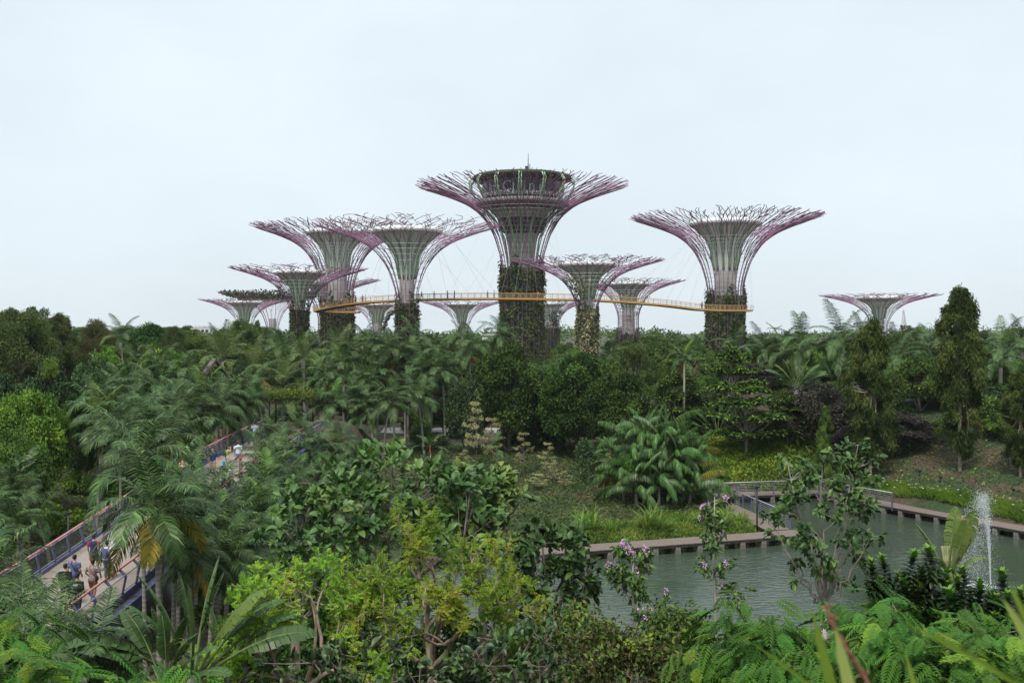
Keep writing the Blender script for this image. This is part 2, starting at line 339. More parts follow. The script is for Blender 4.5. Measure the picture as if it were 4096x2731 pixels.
def supertree(u, d, tipz, Rr, r0, label, seed, hs=1.0, plant_top=None, plants=2500, pale=False, funnel=True, core_r=None, gz=3.0, ztilt=0, skirt=0, canopy_plants=0, dark=False):
    rng = random.Random(seed); nr = np.random.default_rng(seed)
    X = ux(u, d); root = thing('supertree', label, 'supertree', (X, d, gz), rng.uniform(0, 6.28), 'steel supertrees of the grove')
    T = tipz - gz; s, pr, pz = head_prof(Rr, r0, hs); pz = pz + T
    hd = (Rr - r0) * hs; arc = float(np.hypot(np.diff(pr), np.diff(pz)).sum())
    zb = pz[0]
    sr = min(.11, max(.075, r0 * .024))
    n = max(17, int(round(2 * PI * r0 / .98)))
    def P(th, t, off=0.0):
        r = np.interp(t, s, pr); z = np.interp(t, s, pz)
        if t > 1: r += (t - 1) * arc; z += (t - 1) * arc * .12
        if off: z += off
        return (r * math.cos(th), r * math.sin(th), z)
    dth = 2 * PI / n
    for k in range(n):
        mb = MB(); th = k * dth + rng.uniform(-.08, .08) * dth
        lean = rng.choice((-1, 0, 1)) * dth * .5
        mb.tube([(r0 * 1.06 * math.cos(th + lean), r0 * 1.06 * math.sin(th + lean), -.6), (r0 * 1.01 * math.cos(th + lean * .3), r0 * 1.01 * math.sin(th + lean * .3), zb * .55), P(th, 0), P(th, .08), P(th, .16)], sr, 5)
        RF = (1, .92, .84, .76, .7)
        def grow(th, t0, lvl):
            r_ = sr * RF[lvl]
            if lvl == 3:
                # ragged outer twigs: a zigzag run of short bars
                p = P(th, t0); t = t0; sg = rng.choice((-1, 1)); tend = rng.uniform(.88, .97); wv = .105 * (32 / n)
                while t < tend:
                    t = min(1.01, t + rng.uniform(.05, .085)); th += sg * dth * wv * rng.uniform(.5, 1.1); sg = -sg if rng.random() < .85 else sg
                    q = P(th, t, rng.uniform(0, .006) * hd); mb.tube([p, q], r_, 4, cap=False)
                    if rng.random() < .5:
                        t2 = min(1.02, t + rng.uniform(.025, .05)); th2 = th - sg * dth * wv * rng.uniform(.5, 1.2)
                        mb.tube([q, P(th2, t2, rng.uniform(0, .012) * hd)], r_ * .85, 4, cap=False)
                    p = q
                return
            ta = max((.26, .47, .63)[lvl] + rng.uniform(-.045, .045), t0 + .03)
            mb.tube([P(th, x) for x in np.linspace(t0, ta, 4)], r_, 5 if lvl < 2 else 4, cap=False)
            tb = ta + (.10, .075, .06)[lvl] * rng.uniform(.75, 1.25)
            sides = (-1, 1) if lvl < 2 or rng.random() < .85 else (rng.choice((-1, 1)),)
            for sg in sides:
                th2 = th + sg * dth * (.25, .15, .12)[lvl] * rng.uniform(.8, 1.3)
                mb.tube([P(th, ta), P(th2, tb)], sr * RF[lvl + 1], 4, cap=False)
                grow(th2, tb, lvl + 1)
        grow(th, .16, 0)
        mb.build('steel_branch', MAT['steel'], root)
    # white hoops
    for k, t in enumerate(np.linspace(.02, .50, 9 if r0 < 3 else 13)):
        r = np.interp(t, s, pr) - sr * 1.5; z = np.interp(t, s, pz); a = np.linspace(0, 2 * PI, 41)
        mb = MB(); mb.tube(np.stack([r * np.cos(a), r * np.sin(a), np.full(41, z)], 1), .035, 4, cap=False); mb.build('hoop', MAT['hoop'], root)
    for z in np.linspace(zb * .35, zb * .97, 8):
        if plants and plant_top and z < plant_top: continue
        r = r0 - sr * 1.2; a = np.linspace(0, 2 * PI, 33)
        mb = MB(); mb.tube(np.stack([r * np.cos(a), r * np.sin(a), np.full(33, z)], 1), .05, 4, cap=False); mb.build('hoop', MAT['hoop'], root)
    # concrete core and funnel
    cr = core_r or r0 * .6
    fb = T - .70 * hd; ft = T - .085 * hd; fr = .36 * Rr
    mb = MB(); mb.lathe([(cr, -.6), (cr, fb + .1)], 24)
    for zz in np.arange(2.5, fb, 3.2): mb.lathe([(cr, zz), (cr + .05, zz), (cr + .05, zz + .12), (cr, zz + .12)], 24)
    mb.build('concrete_core', MAT['concrete'], root)
    if funnel:
        q = [(0, cr), (.25, cr * 1.18 + .01 * Rr), (.5, cr + .10 * (fr - cr) * 1.6), (.68, cr + .36 * (fr - cr)), (.80, cr + .60 * (fr - cr))]
        mb = MB(); mb.lathe([(r, fb + t * (ft - fb)) for t, r in q], 40); mb.build('canopy_funnel', MAT['panel'], root)
        mb = MB(); mb.lathe([(q[-1][1], fb + .80 * (ft - fb)), (cr + .82 * (fr - cr), fb + .91 * (ft - fb)), (fr * .985, ft - .15)], 40); mb.build('canopy_eave', MAT['eave'], root)
        mb = MB(); tr = .022 * Rr; mb.lathe([(fr + tr * math.cos(a), ft + tr * 1.3 * math.sin(a)) for a in np.linspace(0, 2 * PI, 13)], 48)
        mb.lathe([(fr, ft + tr), (fr * .5, ft + tr * .6), (.02, ft + tr * .5)], 32); mb.build('canopy_ring', MAT['ring_white'], root)
        qq = np.array(q + [(.91, cr + .82 * (fr - cr)), (1.0, fr * 1.0)])
        for k in range(12):
            th = (k + .3) * 2 * PI / 12; mb = MB()
            for off in (-.045, .045):
                pts = [((np.interp(t, qq[:, 0], qq[:, 1]) + .12) * math.cos(th + off), (np.interp(t, qq[:, 0], qq[:, 1]) + .12) * math.sin(th + off), fb + t * (ft - fb)) for t in np.linspace(0, .92, 9)]
                mb.tube(pts, .2 if r0 > 3 else .14, 4)
            cs, sn = math.cos(th), math.sin(th); b = fr + .1
            mb.tube([(b * .93 * cs, b * .93 * sn, ft - .6), ((b + .9) * cs, (b + .9) * sn, ft + .1), ((b + .75) * cs, (b + .75) * sn, ft + .85), (b * cs, b * sn, ft + tr * 1.6), (b * .9 * cs, b * .9 * sn, ft + tr)], .09, 5)
            mb.build('green_rib', MAT['green_steel'], root)
            mb = MB(); rb = np.interp(.66, qq[:, 0], qq[:, 1]) + .1; zb2 = fb + .66 * (ft - fb)
            for off in (-.07, .07): mb.tube([(rb * cs, rb * sn, zb2), (fr * math.cos(th + off), fr * math.sin(th + off), ft - .3)], .05, 4)
            mb.build('eave_strut', MAT['ring_white'], root)
    # planted trunk
    pt = plant_top if plant_top is not None else zb * .9
    if dark or plants > 0:
        mb = MB(); mb.lathe([(r0 * .90, -.5), (r0 * .90, pt - .8)], 28); mb.lathe([(r0 * .90, pt - .8), (cr, pt - .7)], 28); mb.build('planting_panel', MAT['dark_panel'], root)
    if plants:
        mb = MB(); N = plants
        a = nr.uniform(0, 2 * PI, N); zz = pt * (1 - nr.uniform(0, 1, N) ** 1.2) - .3
        # uneven upper edge: climbing streaks
        zz = zz * 1.12; pts = pt + 1.5 * np.sin(a * 5 + seed) + 1.1 * np.sin(a * 11 + 2 * seed) + nr.normal(0, .5, N); keep = (zz < pts - .4) & (np.sin(a * 4 + seed * 3) * np.sin(zz * .5 + seed + a) < .72 + nr.uniform(0, .3, N)); a, zz = a[keep], zz[keep]; N = len(a)
        lump = .5 + .5 * np.sin(a * 7 + zz * .6 + seed) * np.sin(zz * 1.1 + a * 3)
        rr = r0 * (.93 + .15 * lump * nr.uniform(.3, 1.4, N)) + nr.uniform(-.05, .2, N)
        p = np.stack([rr * np.cos(a), rr * np.sin(a), zz], 1); rad = np.stack([np.cos(a), np.sin(a), np.zeros(N)], 1)
        nn = rad + nr.normal(0, .45, (N, 3)) + [0, 0, .5]; ax = nr.normal(0, .6, (N, 3)) + rad * .5 + [0, 0, -.7]
        L_ = nr.uniform(.45, .95, N) * (1 if r0 > 3 else .8)
        mb.leaves(p, ax, nn, L_, L_ * .62, np.clip(lump * .6 + nr.uniform(-.15, .45, N), 0, 1), 'fold')
        tag(mb.build('trunk_plants', leaf_pale if pale else leaf_trunk, root), kind='stuff')
    if canopy_plants:
        mb = MB(); N = canopy_plants; t = nr.uniform(.55, .97, N); a = nr.uniform(0, 2 * PI, N)
        rr = np.interp(t, s, pr); zz = np.interp(t, s, pz) + nr.uniform(-.2, .6, N)
        p = np.stack([rr * np.cos(a), rr * np.sin(a), zz], 1); L_ = nr.uniform(.6, 1.3, N)
        mb.leaves(p, nr.normal(0, 1, (N, 3)), nr.normal(0, .5, (N, 3)) + [0, 0, 1], L_, L_ * .7, nr.uniform(0, .8, N)); tag(mb.build('canopy_plants', leaf_trunk, root), kind='stuff')
    if skirt:   # plants that climb part of the flare
        mb = MB(); N = skirt; t = nr.uniform(.0, .55, N) ** 1.3; a0 = rng.uniform(0, 6.28); a = a0 + nr.choice([0., 2.2], N) + nr.normal(0, .28, N)
        rr = np.interp(t, s, pr); zz = np.interp(t, s, pz); p = np.stack([rr * np.cos(a), rr * np.sin(a), zz], 1) + nr.normal(0, .2, (N, 3)); L_ = nr.uniform(.4, .9, N)
        mb.leaves(p, nr.normal(0, 1, (N, 3)), nr.normal(0, 1, (N, 3)), L_, L_ * .6, nr.uniform(0, .9, N)); tag(mb.build('climbing_plants', leaf_pale if pale else leaf_trunk, root), kind='stuff')
    return root, s, pr, pz

# the tallest tree with the glazed lounge in its head
TT, _s, _r, _z = supertree(2088, 242, 49.3, 25.3, 5.0, 'tallest supertree with dark glazed round lounge inside its purple canopy', 11, hs=1.0, plant_top=27, plants=14000, funnel=False, core_r=3.0)
def g(z): return z - 3.0
mb = MB(); mb.lathe([(3.0, g(33)), (3.2, g(36.5)), (4.6, g(38.6)), (6.2, g(42.0)), (6.9, g(43.4))], 40); mb.build('concrete_bowl', MAT['concrete'], TT)
mb = MB(); mb.lathe([(4.1, g(37.6)), (5.3, g(38.4)), (5.9, g(40.9)), (6.0, g(41.2))], 40); mb.build('dark_gallery', MAT['dark_panel'], TT)
mb = MB(); mb.lathe([(6.9, g(43.4)), (11.2, g(44.3)), (11.3, g(45.3)), (10.2, g(45.5)), (9.0, g(45.45))], 56); LF = mb.build('lounge_floor', MAT['concrete_dark'], TT)
mb = MB(); mb.lathe([(9.2, g(45.5)), (9.4, g(50.2))], 56); LG = mb.build('lounge_glass', MAT['glass'], TT)
for k in range(28):
    a = k * 2 * PI / 28; mb = MB(); mb.tube([(9.32 * math.cos(a), 9.32 * math.sin(a), g(45.5)), (9.5 * math.cos(a), 9.5 * math.sin(a), g(50.2))], .06, 4); mb.build('mullion', MAT['concrete_dark'], LG)
mb = MB(); mb.lathe([(9.4, g(49.9)), (11.9, g(50.5)), (12.2, g(51.0)), (11.6, g(51.5)), (6, g(52.0)), (.02, g(52.2))], 56); LR = mb.build('lounge_roof', MAT['roof_green'], TT)
mb = MB(); nr = np.random.default_rng(4); a = nr.uniform(0, 2 * PI, 900); rr = nr.uniform(9.5, 12.3, 900); Ls = nr.uniform(.25, .6, 900)
mb.leaves(np.stack([rr * np.cos(a), rr * np.sin(a), g(50.7) + nr.uniform(-.2, .6, 900)], 1), nr.normal(0, 1, (900, 3)), nr.normal(0, 1, (900, 3)), Ls, Ls * .5, nr.uniform(0, .6, 900)); tag(mb.build('roof_planting', leaf_trunk, LR), kind='stuff')
mb = MB()
for rz_ in (46.0, 46.35, 46.65):
    a = np.linspace(0, 2 * PI, 61); mb.tube(np.stack([10.9 * np.cos(a), 10.9 * np.sin(a), np.full(61, g(rz_))], 1), .04, 4, cap=False)
for k in range(60):
    a = k * 2 * PI / 60; mb.tube([(10.9 * math.cos(a), 10.9 * math.sin(a), g(45.3)), (10.9 * math.cos(a), 10.9 * math.sin(a), g(46.65))], .035, 4)
mb.build('balcony_railing', MAT['hoop'], LF)
for k in range(14):
    th = (k + .4) * 2 * PI / 14; cs, sn = math.cos(th), math.sin(th); mb = MB()
    pts = [(3.4, 27), (3.6, 32), (4.3, 36.5), (6.3, 40.5), (9.3, 43.4), (11.4, 45.8), (12.7, 48.2), (13.0, 49.8), (12.2, 50.9), (10.8, 51.0)]
    for o in (-.022, .022): mb.tube([(r * math.cos(th + o), r * math.sin(th + o), g(z)) for r, z in pts], .17, 5)
    mb.build('green_rib', MAT['green_steel'], TT)
mb = MB(); mb.tube([(1.5, 0, g(52)), (1.5, 0, g(57.2))], [.16, .05], 5); mb.tube([(1.9, 0, g(52)), (1.9, 0, g(54.6))], .09, 5); mb.tube([(1.5, .3, g(54.6)), (1.5, .3, g(52))], .07, 5)
mb.box((1.2, 0, g(53.6)), (.9, .6, .9)); mb.box((1.6, .1, g(52.8)), (.7, .6, .5)); mb.build('antenna_mast', MAT['dark_panel'], LR)
for ux_, h_ in ((4.0, 2.6), (-8.0, 2.2)):
    mb = MB(); mb.tube([(ux_, 0, g(51.8)), (ux_, 0, g(51.9 + h_))], .03, 4); mb.build('lightning_rod', MAT['hoop'], LR)
# lettering on the glass drum, facing the lake
TT.rotation_euler.z = 0
for ch, xo in (('I', -7.6), ('n', -6.9), ('d', -6.2), ('o', -5.0), ('C', -3.6), ('h', -1.6), ('i', .5), ('n', 2.2), ('e', 4.5)):
    cu = bpy.data.curves.new('letter', 'FONT'); cu.body = ch; cu.size = 3.5; cu.align_x = 'CENTER'; cu.extrude = .04
    tmp = bpy.data.objects.new('t', cu); COL.objects.link(tmp); dg = bpy.context.evaluated_depsgraph_get(); me = bpy.data.meshes.new_from_object(tmp.evaluated_get(dg)); bpy.data.objects.remove(tmp)
    me.materials.clear(); me.materials.append(MAT['sign']); a = math.asin(max(-.98, min(.98, xo / 9.6)))
    inst('sign_letter', me, LG, (9.62 * math.sin(a), -9.62 * math.cos(a), g(46.9)), (R(90), 0, a))

ST = {}
ST['C'] = supertree(2901, 245, 42.0, 23.1, 4.4, 'tall supertree whose trunk carries the right end of the orange skyway', 21, hs=1.0, plant_top=20.5, plants=9000, dark=True)
ST['A'] = supertree(1351, 270, 42.2, 22.8, 4.2, 'tall supertree inside the hairpin turn of the orange skyway', 22, hs=.98, plant_top=20, plants=8500, dark=True)
ST['B'] = supertree(1628, 205, 35.9, 19.4, 2.15, 'supertree with bright green funnel standing in front of the orange skyway', 23, hs=.93, plant_top=17.5, plants=4200, core_r=1.55)
ST['E'] = supertree(2349, 198, 28.1, 15.3, 1.9, 'supertree with cream speckled trunk plants in front of the tallest one', 24, hs=.82, plant_top=15, plants=6200, pale=True, skirt=260)
ST['D'] = supertree(1198, 222, 28.0, 15.3, 1.85, 'supertree with leafy trunk left of the skyway hairpin', 25, hs=.84, plant_top=16.5, plants=5600, skirt=60)
ST['F'] = supertree(979, 347, 25.0, 15.4, 2.2, 'supertree at the far left edge of the grove with white ringed bowl', 26, hs=.84, plants=0)
ST['G'] = supertree(1090, 400, 29.5, 21.0, 2.4, 'distant supertree with dark green planting under its canopy rim', 27, hs=.8, plants=800, canopy_plants=3800, funnel=False)
ST['H'] = supertree(1300, 295, 29.2, 16.4, 2.0, 'supertree mostly hidden behind the hairpin supertree, one canopy wing showing', 28, hs=.84, plants=0)
ST['I'] = supertree(1511, 365, 24.6, 15.4, 2.6, 'supertree below the skyway with ivy climbing its bowl', 29, hs=.82, plants=1500, plant_top=9, skirt=900)
ST['J'] = supertree(1848, 372, 25.0, 15.6, 2.2, 'bare supertree seen under the middle of the skyway', 30, hs=.84, plants=0)
ST['K'] = supertree(2202, 365, 24.8, 14.5, 3.0, 'green planted supertree half hidden behind the tallest trunk', 31, hs=.82, plants=2600, plant_top=13, skirt=500)
ST['Lr'] = supertree(2513, 281, 28.2, 15.8, 2.9, 'supertree with tan bowl seen through the skyway railing', 32, hs=.84, plants=1800, plant_top=11, skirt=60)
ST['M'] = supertree(3517, 300, 24.9, 17.6, 2.3, 'lone supertree rising above the royal palms', 33, hs=.66, plants=0)

# ------------------------------------------------------------------ skyway
MAT['orange'] = flat_mat('yellow_orange_steel', (.52, .27, .06), .5)
MAT['cable'] = flat_mat('grey_cable', (.35, .36, .37), .5)
MAT['under'] = flat_mat('dark_deck_underside', (.06, .055, .05), .8)
sk = [(2992, 1247, 237), (2890, 1247, 231), (2790, 1243, 228), (2700, 1232, 225), (2600, 1222, 222), (2400, 1208, 219), (2200, 1203, 218), (2040, 1201, 217), (1870, 1201, 216), (1700, 1204, 216), (1590, 1208, 217), (1500, 1213, 219), (1420, 1221, 223), (1345, 1233, 231), (1295, 1243, 241), (1276, 1249, 250), (1300, 1252, 257.5), (1350, 1253, 260), (1400, 1253, 261), (1438, 1252.5, 261)]
sp = np.array([tuple(at(*p)) for p in sk]); sp[:, 2] += .0
tt = np.concatenate([[0], np.cumsum(np.linalg.norm(np.diff(sp, axis=0), axis=1))])
def catmull(tq):
    from numpy.linalg import norm
    res = []
    for q in tq:
        k = int(np.clip(np.searchsorted(tt, q) - 1, 0, len(sp) - 2)); p0 = sp[max(k - 1, 0)]; p1 = sp[k]; p2 = sp[k + 1]; p3 = sp[min(k + 2, len(sp) - 1)]
        f = (q - tt[k]) / (tt[k + 1] - tt[k])
        res.append(.5 * ((2 * p1) + (-p0 + p2) * f + (2 * p0 - 5 * p1 + 4 * p2 - p3) * f * f + (-p0 + 3 * p1 - 3 * p2 + p3) * f ** 3))
    return np.array(res)
LT = tt[-1]; NP = int(LT / 1.4); tq = np.linspace(0, LT, NP + 1); CP = catmull(tq)
Tn = nrm(np.gradient(CP, axis=0) * [1, 1, 0]); Sd = np.stack([Tn[:, 1], -Tn[:, 0], 0 * Tn[:, 0]], 1)   # side vector
SW = thing('skyway', 'orange steel aerial walkway strung between the supertrees', 'walkway', tuple(CP[len(CP) // 2] * [1, 1, 0]))
so = np.array(SW.location)
C0 = CP - so; hw = 1.15
def strip(mb, offs, mat=0):
    """sweep a closed section (side, up) along the walkway"""
    m = len(offs); V = np.concatenate([(C0 + Sd * a + np.array([0, 0, b]))[:, None] for a, b in offs], 1)
    i = np.arange(len(C0) - 1)[:, None]; j = np.arange(m)[None]; j2 = (j + 1) % m
    mb.add(V.reshape(-1, 3), np.stack([i * m + j, i * m + j2, (i + 1) * m + j2, (i + 1) * m + j], -1).reshape(-1, 4), mat)
mb = MB(); strip(mb, [(-hw, .30), (hw, .30), (hw, .42), (-hw, .42)]); mb.build('walkway_deck', MAT['under'], SW)
mb = MB(); strip(mb, [(-hw * .8, .0), (hw * .8, .0), (hw * .95, .3), (-hw * .95, .3)]); mb.build('deck_underside', MAT['under'], SW)
for sg in (-1, 1):
    mb = MB(); strip(mb, [(sg * (hw + .05), .08), (sg * (hw + .3), .12), (sg * (hw + .3), .46), (sg * (hw + .05), .5)]); mb.build('edge_beam', MAT['orange'], SW)
    pr_ = C0 + Sd * sg * (hw + .42) + np.array([0, 0, 1.5]); mb = MB(); mb.tube(pr_, .045, 5); mb.build('handrail', MAT['orange'], SW)
    for hgt in (.7, .95, 1.2):
        mb = MB(); mb.tube(C0 + Sd * sg * (hw + .34) + np.array([0, 0, hgt]), .014, 3); mb.build('rail_wire', MAT['cable'], SW)
    for k in range(len(C0)):
        mb = MB(); b0 = C0[k] + Sd[k] * sg * (hw + .24); b1 = C0[k] + Sd[k] * sg * (hw + .42)
        mb.beam(b0 + [0, 0, .4], b1 + [0, 0, 1.52], .075, .09); mb.build('railing_post', MAT['orange'], SW)
# hangers from deck to canopies
def hang(key, idxs, tset, seed):
    rg = random.Random(seed); rt, s_, r_, z_ = key; c = np.array(rt.location)
    for k in idxs:
        e = CP[k] + Sd[k] * rg.choice((-1, 1)) * hw + [0, 0, .4]; a = math.atan2(e[1] - c[1], e[0] - c[0]) + rg.uniform(-.25, .25); t = rg.choice(tset) + rg.uniform(-.05, .05)
        p = np.array([c[0] + np.interp(t, s_, r_) * math.cos(a), c[1] + np.interp(t, s_, r_) * math.sin(a), c[2] + np.interp(t, s_, z_)])
        mb = MB(); mb.tube([e - so, p - so], .017, 3, cap=False); mb.build('hanger_cable', MAT['cable'], SW)
nk = len(CP)
hang((TT, _s, _r, _z), range(int(nk * .30), int(nk * .52), 2), (.3, .42), 1)
hang(ST['C'], list(range(0, int(nk * .28), 2)) + list(range(1, int(nk * .2), 3)), (.42, .52, .6), 2)
hang(ST['A'], range(int(nk * .6), nk, 2), (.45, .55, .6), 3)
hang(ST['B'], range(int(nk * .44), int(nk * .66), 2), (.5, .6), 4)
# ------------------------------------------------------------------ footbridge
MAT['deck_wood'] = rough_mat('grey_brown_decking', (.24, .2, .17), (.36, .31, .27), 3, .85, .2, stretch=(.4, 8, 1))
MAT['plank'] = rough_mat('weathered_plank', (.13, .10, .085), (.215, .17, .145), 2.5, .85, .3, stretch=(6, 6, 1))
MAT['pink'] = flat_mat('pink_handrail', (.56, .22, .21), .45)
MAT['violet'] = rough_mat('blue_violet_steel', (.075, .07, .15), (.13, .125, .24), 2, .5)
MAT['steel_grey'] = flat_mat('grey_steel', (.38, .38, .44), .4, .3)
MAT['black'] = flat_mat('black_metal', (.012, .013, .014), .5)
MAT['pier'] = rough_mat('stained_pier', (.12, .11, .095), (.25, .235, .21), 3, .9, .3)
def net_mat():
    m, n, b, o = new_mat('rail_netting'); t = n.nodes.new('ShaderNodeBsdfTransparent'); x = n.nodes.new('ShaderNodeMixShader'); x.inputs[0].default_value = .22
    b.inputs['Base Color'].default_value = (.3, .29, .3, 1); b.inputs['Roughness'].default_value = .6
    n.links.new(t.outputs[0], x.inputs[1]); n.links.new(b.outputs[0], x.inputs[2]); n.links.new(x.outputs[0], o.inputs[0]); return m
MAT['net'] = net_mat()
BY = [10, 36, 43, 63, 75, 90, 100]; BZ = [2.1, 2.75, 3.1, 4.75, 5.25, 5.5, 5.5]
def bz(y): return float(np.interp(y, BY, BZ))
XL, XR = -20.9, -16.1
BR = thing('footbridge', 'footbridge with grey plank deck, pink handrails and blue violet steel posts', 'bridge', (0, 55, 0))
bo = np.array([0, 55, 0.])
mb = MB()
for y in np.arange(20, 83.2, .145):
    z = bz(y); mb.box((np.array([(XL + XR) / 2, y, z - .03]) - bo), (XR - XL - .1, .122, .06), rx=math.atan2(bz(y + .5) - bz(y - .5), 1.0), tint=.5)
tag(mb.build('deck_boards', MAT['deck_wood'], BR), kind='stuff')
yy = np.arange(20, 83.1, 1.5)
for sg, X in ((-1, XL), (1, XR)):
    mb = MB()
    for a, b in zip(yy[:-1], yy[1:]): mb.beam(np.array([X, a, bz(a) + .02]) - bo, np.array([X, b, bz(b) + .02]) - bo, .1, .26)
    mb.build('edge_beam', MAT['violet'], BR)
    mb = MB()
    for a, b in zip(yy[:-1], yy[1:]): mb.beam(np.array([X + sg * .32, a, bz(a) - .38]) - bo, np.array([X + sg * .32, b, bz(b) - .38]) - bo, .34, .5)
    mb.build('main_girder', MAT['violet'], BR)
    mb = MB(); mb.tube([np.array([X - sg * .10, y, bz(y) + 1.2]) - bo for y in yy], .05, 8); mb.build('handrail', MAT['pink'], BR)
    mb = MB(); mb.tube([np.array([X + sg * .13, y, bz(y) + .95]) - bo for y in yy], .028, 5); mb.build('mid_rail', MAT['steel_grey'], BR)
    mb = MB(); mb.tube([np.array([X + sg * .03, y, bz(y) + .26]) - bo for y in yy], .022, 5); mb.build('low_rail', MAT['steel_grey'], BR)
    for y in yy:
        p = [np.array([X + sg * o_, y, bz(y) + h]) - bo for o_, h in ((.0, .1), (.16, .88), (-.08, 1.16))]
        mb = MB(); mb.beam(p[0], p[1], .06, .12); mb.beam(p[1] - (p[2] - p[1]) * .1, p[2], .06, .1); mb.build('rail_post', MAT['violet'], BR)
    for a, b in zip(yy[:-1], yy[1:]):
        q = [np.array([X + sg * .02, a, bz(a) + .28]), np.array([X + sg * .02, b, bz(b) + .28]), np.array([X + sg * .13, b, bz(b) + .93]), np.array([X + sg * .13, a, bz(a) + .93])]
        mb = MB(); mb.add([t - bo for t in q], [[0, 1, 2, 3]]); mb.build('netting_panel', MAT['net'], BR)
for y in (30, 48, 66, 82):
    for X in (XL + .6, XR - .6):
        g0 = hz(X, y); mb = MB(); mb.tube([np.array([X, y, g0 - .6]) - bo, np.array([X, y, bz(y) - .35]) - bo], .28, 10); mb.build('support_column', MAT['concrete'], BR)

# ------------------------------------------------------------------ boardwalks
def boardwalk(A, B, wd, label, rail=0, rail_to=1.0, piers=True, z=.62, dz=0.0):
    A = np.array(A, float); B = np.array(B, float); d = B - A; Ln = np.linalg.norm(d); d /= Ln; n = np.array([-d[1], d[0]]); rz = math.atan2(d[1], d[0])
    r = thing('boardwalk', label, 'boardwalk', (A[0], A[1], 0), rz); rg = random.Random(int(Ln * 100)); z += dz
    me = []
    for v in range(3):
        m = MB(); m.box((0, 0, 0), (.232, wd, .05)); me.append(m.mesh('plank', MAT['plank']))
    k = int(Ln / .245)
    for i in range(k): inst('plank', me[i % 3], r, ((i + .5) * Ln / k, rg.uniform(-.012, .012), z - .025 + rg.uniform(-.004, .004)))
    for sg in (-1, 1):
        mb = MB(); mb.box((Ln / 2, sg * (wd / 2 - .12), z - .13), (Ln, .12, .16)); mb.build('edge_beam', MAT['under'], r)
    if piers:
        pm = MB(); pm.box((0, 0, 0), (.34, .3, 1.4)); pme = pm.mesh('pier', MAT['pier'])
        for i in range(int(Ln / 1.55) + 1):
            for sg in (-1, 1): inst('pier', pme, r, (min(Ln - .2, i * 1.55 + .2), sg * (wd / 2 - .22), z - .91))
    if rail:
        yr = rail * (wd / 2 - .06); Lr = Ln * rail_to; q = int(Lr / 1.45)
        for i in range(q + 1):
            mb = MB(); x = i * Lr / q; mb.beam((x, yr, z - .3), (x, yr, z + 1.05), .07, .1); mb.build('rail_post', MAT['violet'], r)
        mb = MB(); mb.tube([(0, yr, z + 1.08), (Lr, yr, z + 1.08)], .04, 6); mb.build('handrail', MAT['steel_grey'], r)
        for h in np.linspace(.15, .95, 7):
            mb = MB(); mb.tube([(0, yr, z + h), (Lr, yr, z + h)], .009, 3); mb.build('rail_wire', MAT['steel_grey'], r)
    return r
boardwalk((1.2, 60.4), (19.6, 66.4), 1.75, 'plank boardwalk on short piers along the grassy shore')
boardwalk((18.0, 67.15), (15.9, 80.0), 1.75, 'railed boardwalk running back from the shore beside tall reeds', rail=-1, z=.626)
boardwalk((15.0, 81.0), (26.0, 83.4), 1.75, 'railed boardwalk crossing in front of the yellow green ginger bed', rail=-1, z=.632)
boardwalk((26.0, 82.4), (36.2, 65.0), 1.75, 'long boardwalk below the brown bank, railed along its first half', rail=-1, rail_to=.36, z=.638)
boardwalk((36.0, 65.4), (50, 44), 1.75, 'boardwalk continuing past the fountain without railing', z=.644)

# ------------------------------------------------------------------ fountain
def spray_mat():
    m, n, b, o = new_mat('water_drops'); b.inputs['Base Color'].default_value = (.86, .9, .92, 1); b.inputs['Roughness'].default_value = .25
    t = n.nodes.new('ShaderNodeBsdfTranslucent'); t.inputs[0].default_value = (.9, .93, .95, 1); x = n.nodes.new('ShaderNodeMixShader'); x.inputs[0].default_value = .5
    n.links.new(b.outputs[0], x.inputs[1]); n.links.new(t.outputs[0], x.inputs[2]); n.links.new(x.outputs[0], o.inputs[0]); return m
MAT['spray'] = spray_mat()
FT = thing('fountain', 'tall water jet spraying up from the green lake', 'fountain', (26.3, 54.6, 0))
mb = MB(); mb.tube([(0, 0, -.8), (0, 0, .12)], [.12, .07], 8); mb.build('nozzle', MAT['black'], FT)
nr = np.random.default_rng(3)
def drops(mb, P, sz):
    tv = np.array([[1, 0, 0], [-1, 0, 0], [0, 1, 0], [0, -1, 0], [0, 0, 1.6], [0, 0, -1.6]]); tf = np.array([[0, 2, 4], [2, 1, 4], [1, 3, 4], [3, 0, 4], [2, 0, 5], [1, 2, 5], [3, 1, 5], [0, 3, 5]])
    V = P[:, None] + tv[None] * sz[:, None, None]; mb.add(V.reshape(-1, 3), (tf[None] + (np.arange(len(P)) * 6)[:, None, None]).reshape(-1, 3), smooth=True)
N = 3600; t = nr.uniform(0, 1, N) ** .8; z = 5.05 * t; sp_ = .012 + .17 * t ** 2.2
mb = MB(); drops(mb, np.stack([-.4 * t ** 2 + nr.normal(0, 1, N) * sp_, nr.normal(0, 1, N) * sp_, z + nr.normal(0, .08, N)], 1), nr.uniform(.005, .021, N) * (1.15 - .5 * t)); tag(mb.build('rising_jet', MAT['spray'], FT), kind='stuff')
N = 9000; t = nr.uniform(0, 1, N) ** .75; z = 4.9 * (1 - t ** 1.6); w_ = .16 + .5 * t
mb = MB(); drops(mb, np.stack([-.4 - .8 * t + nr.normal(0, 1, N) * w_, nr.normal(0, 1, N) * w_, np.maximum(z + nr.normal(0, .3, N), .02)], 1), nr.uniform(.003, .013, N)); tag(mb.build('falling_spray', MAT['spray'], FT), kind='stuff')
N = 500; a = nr.uniform(0, 6.28, N); q = np.abs(nr.normal(0, .55, N))
mb = MB(); drops(mb, np.stack([-.7 + q * np.cos(a) * 1.6, q * np.sin(a), np.abs(nr.normal(0, .12, N))], 1), nr.uniform(.01, .03, N)); tag(mb.build('splash', MAT['spray'], FT), kind='stuff')

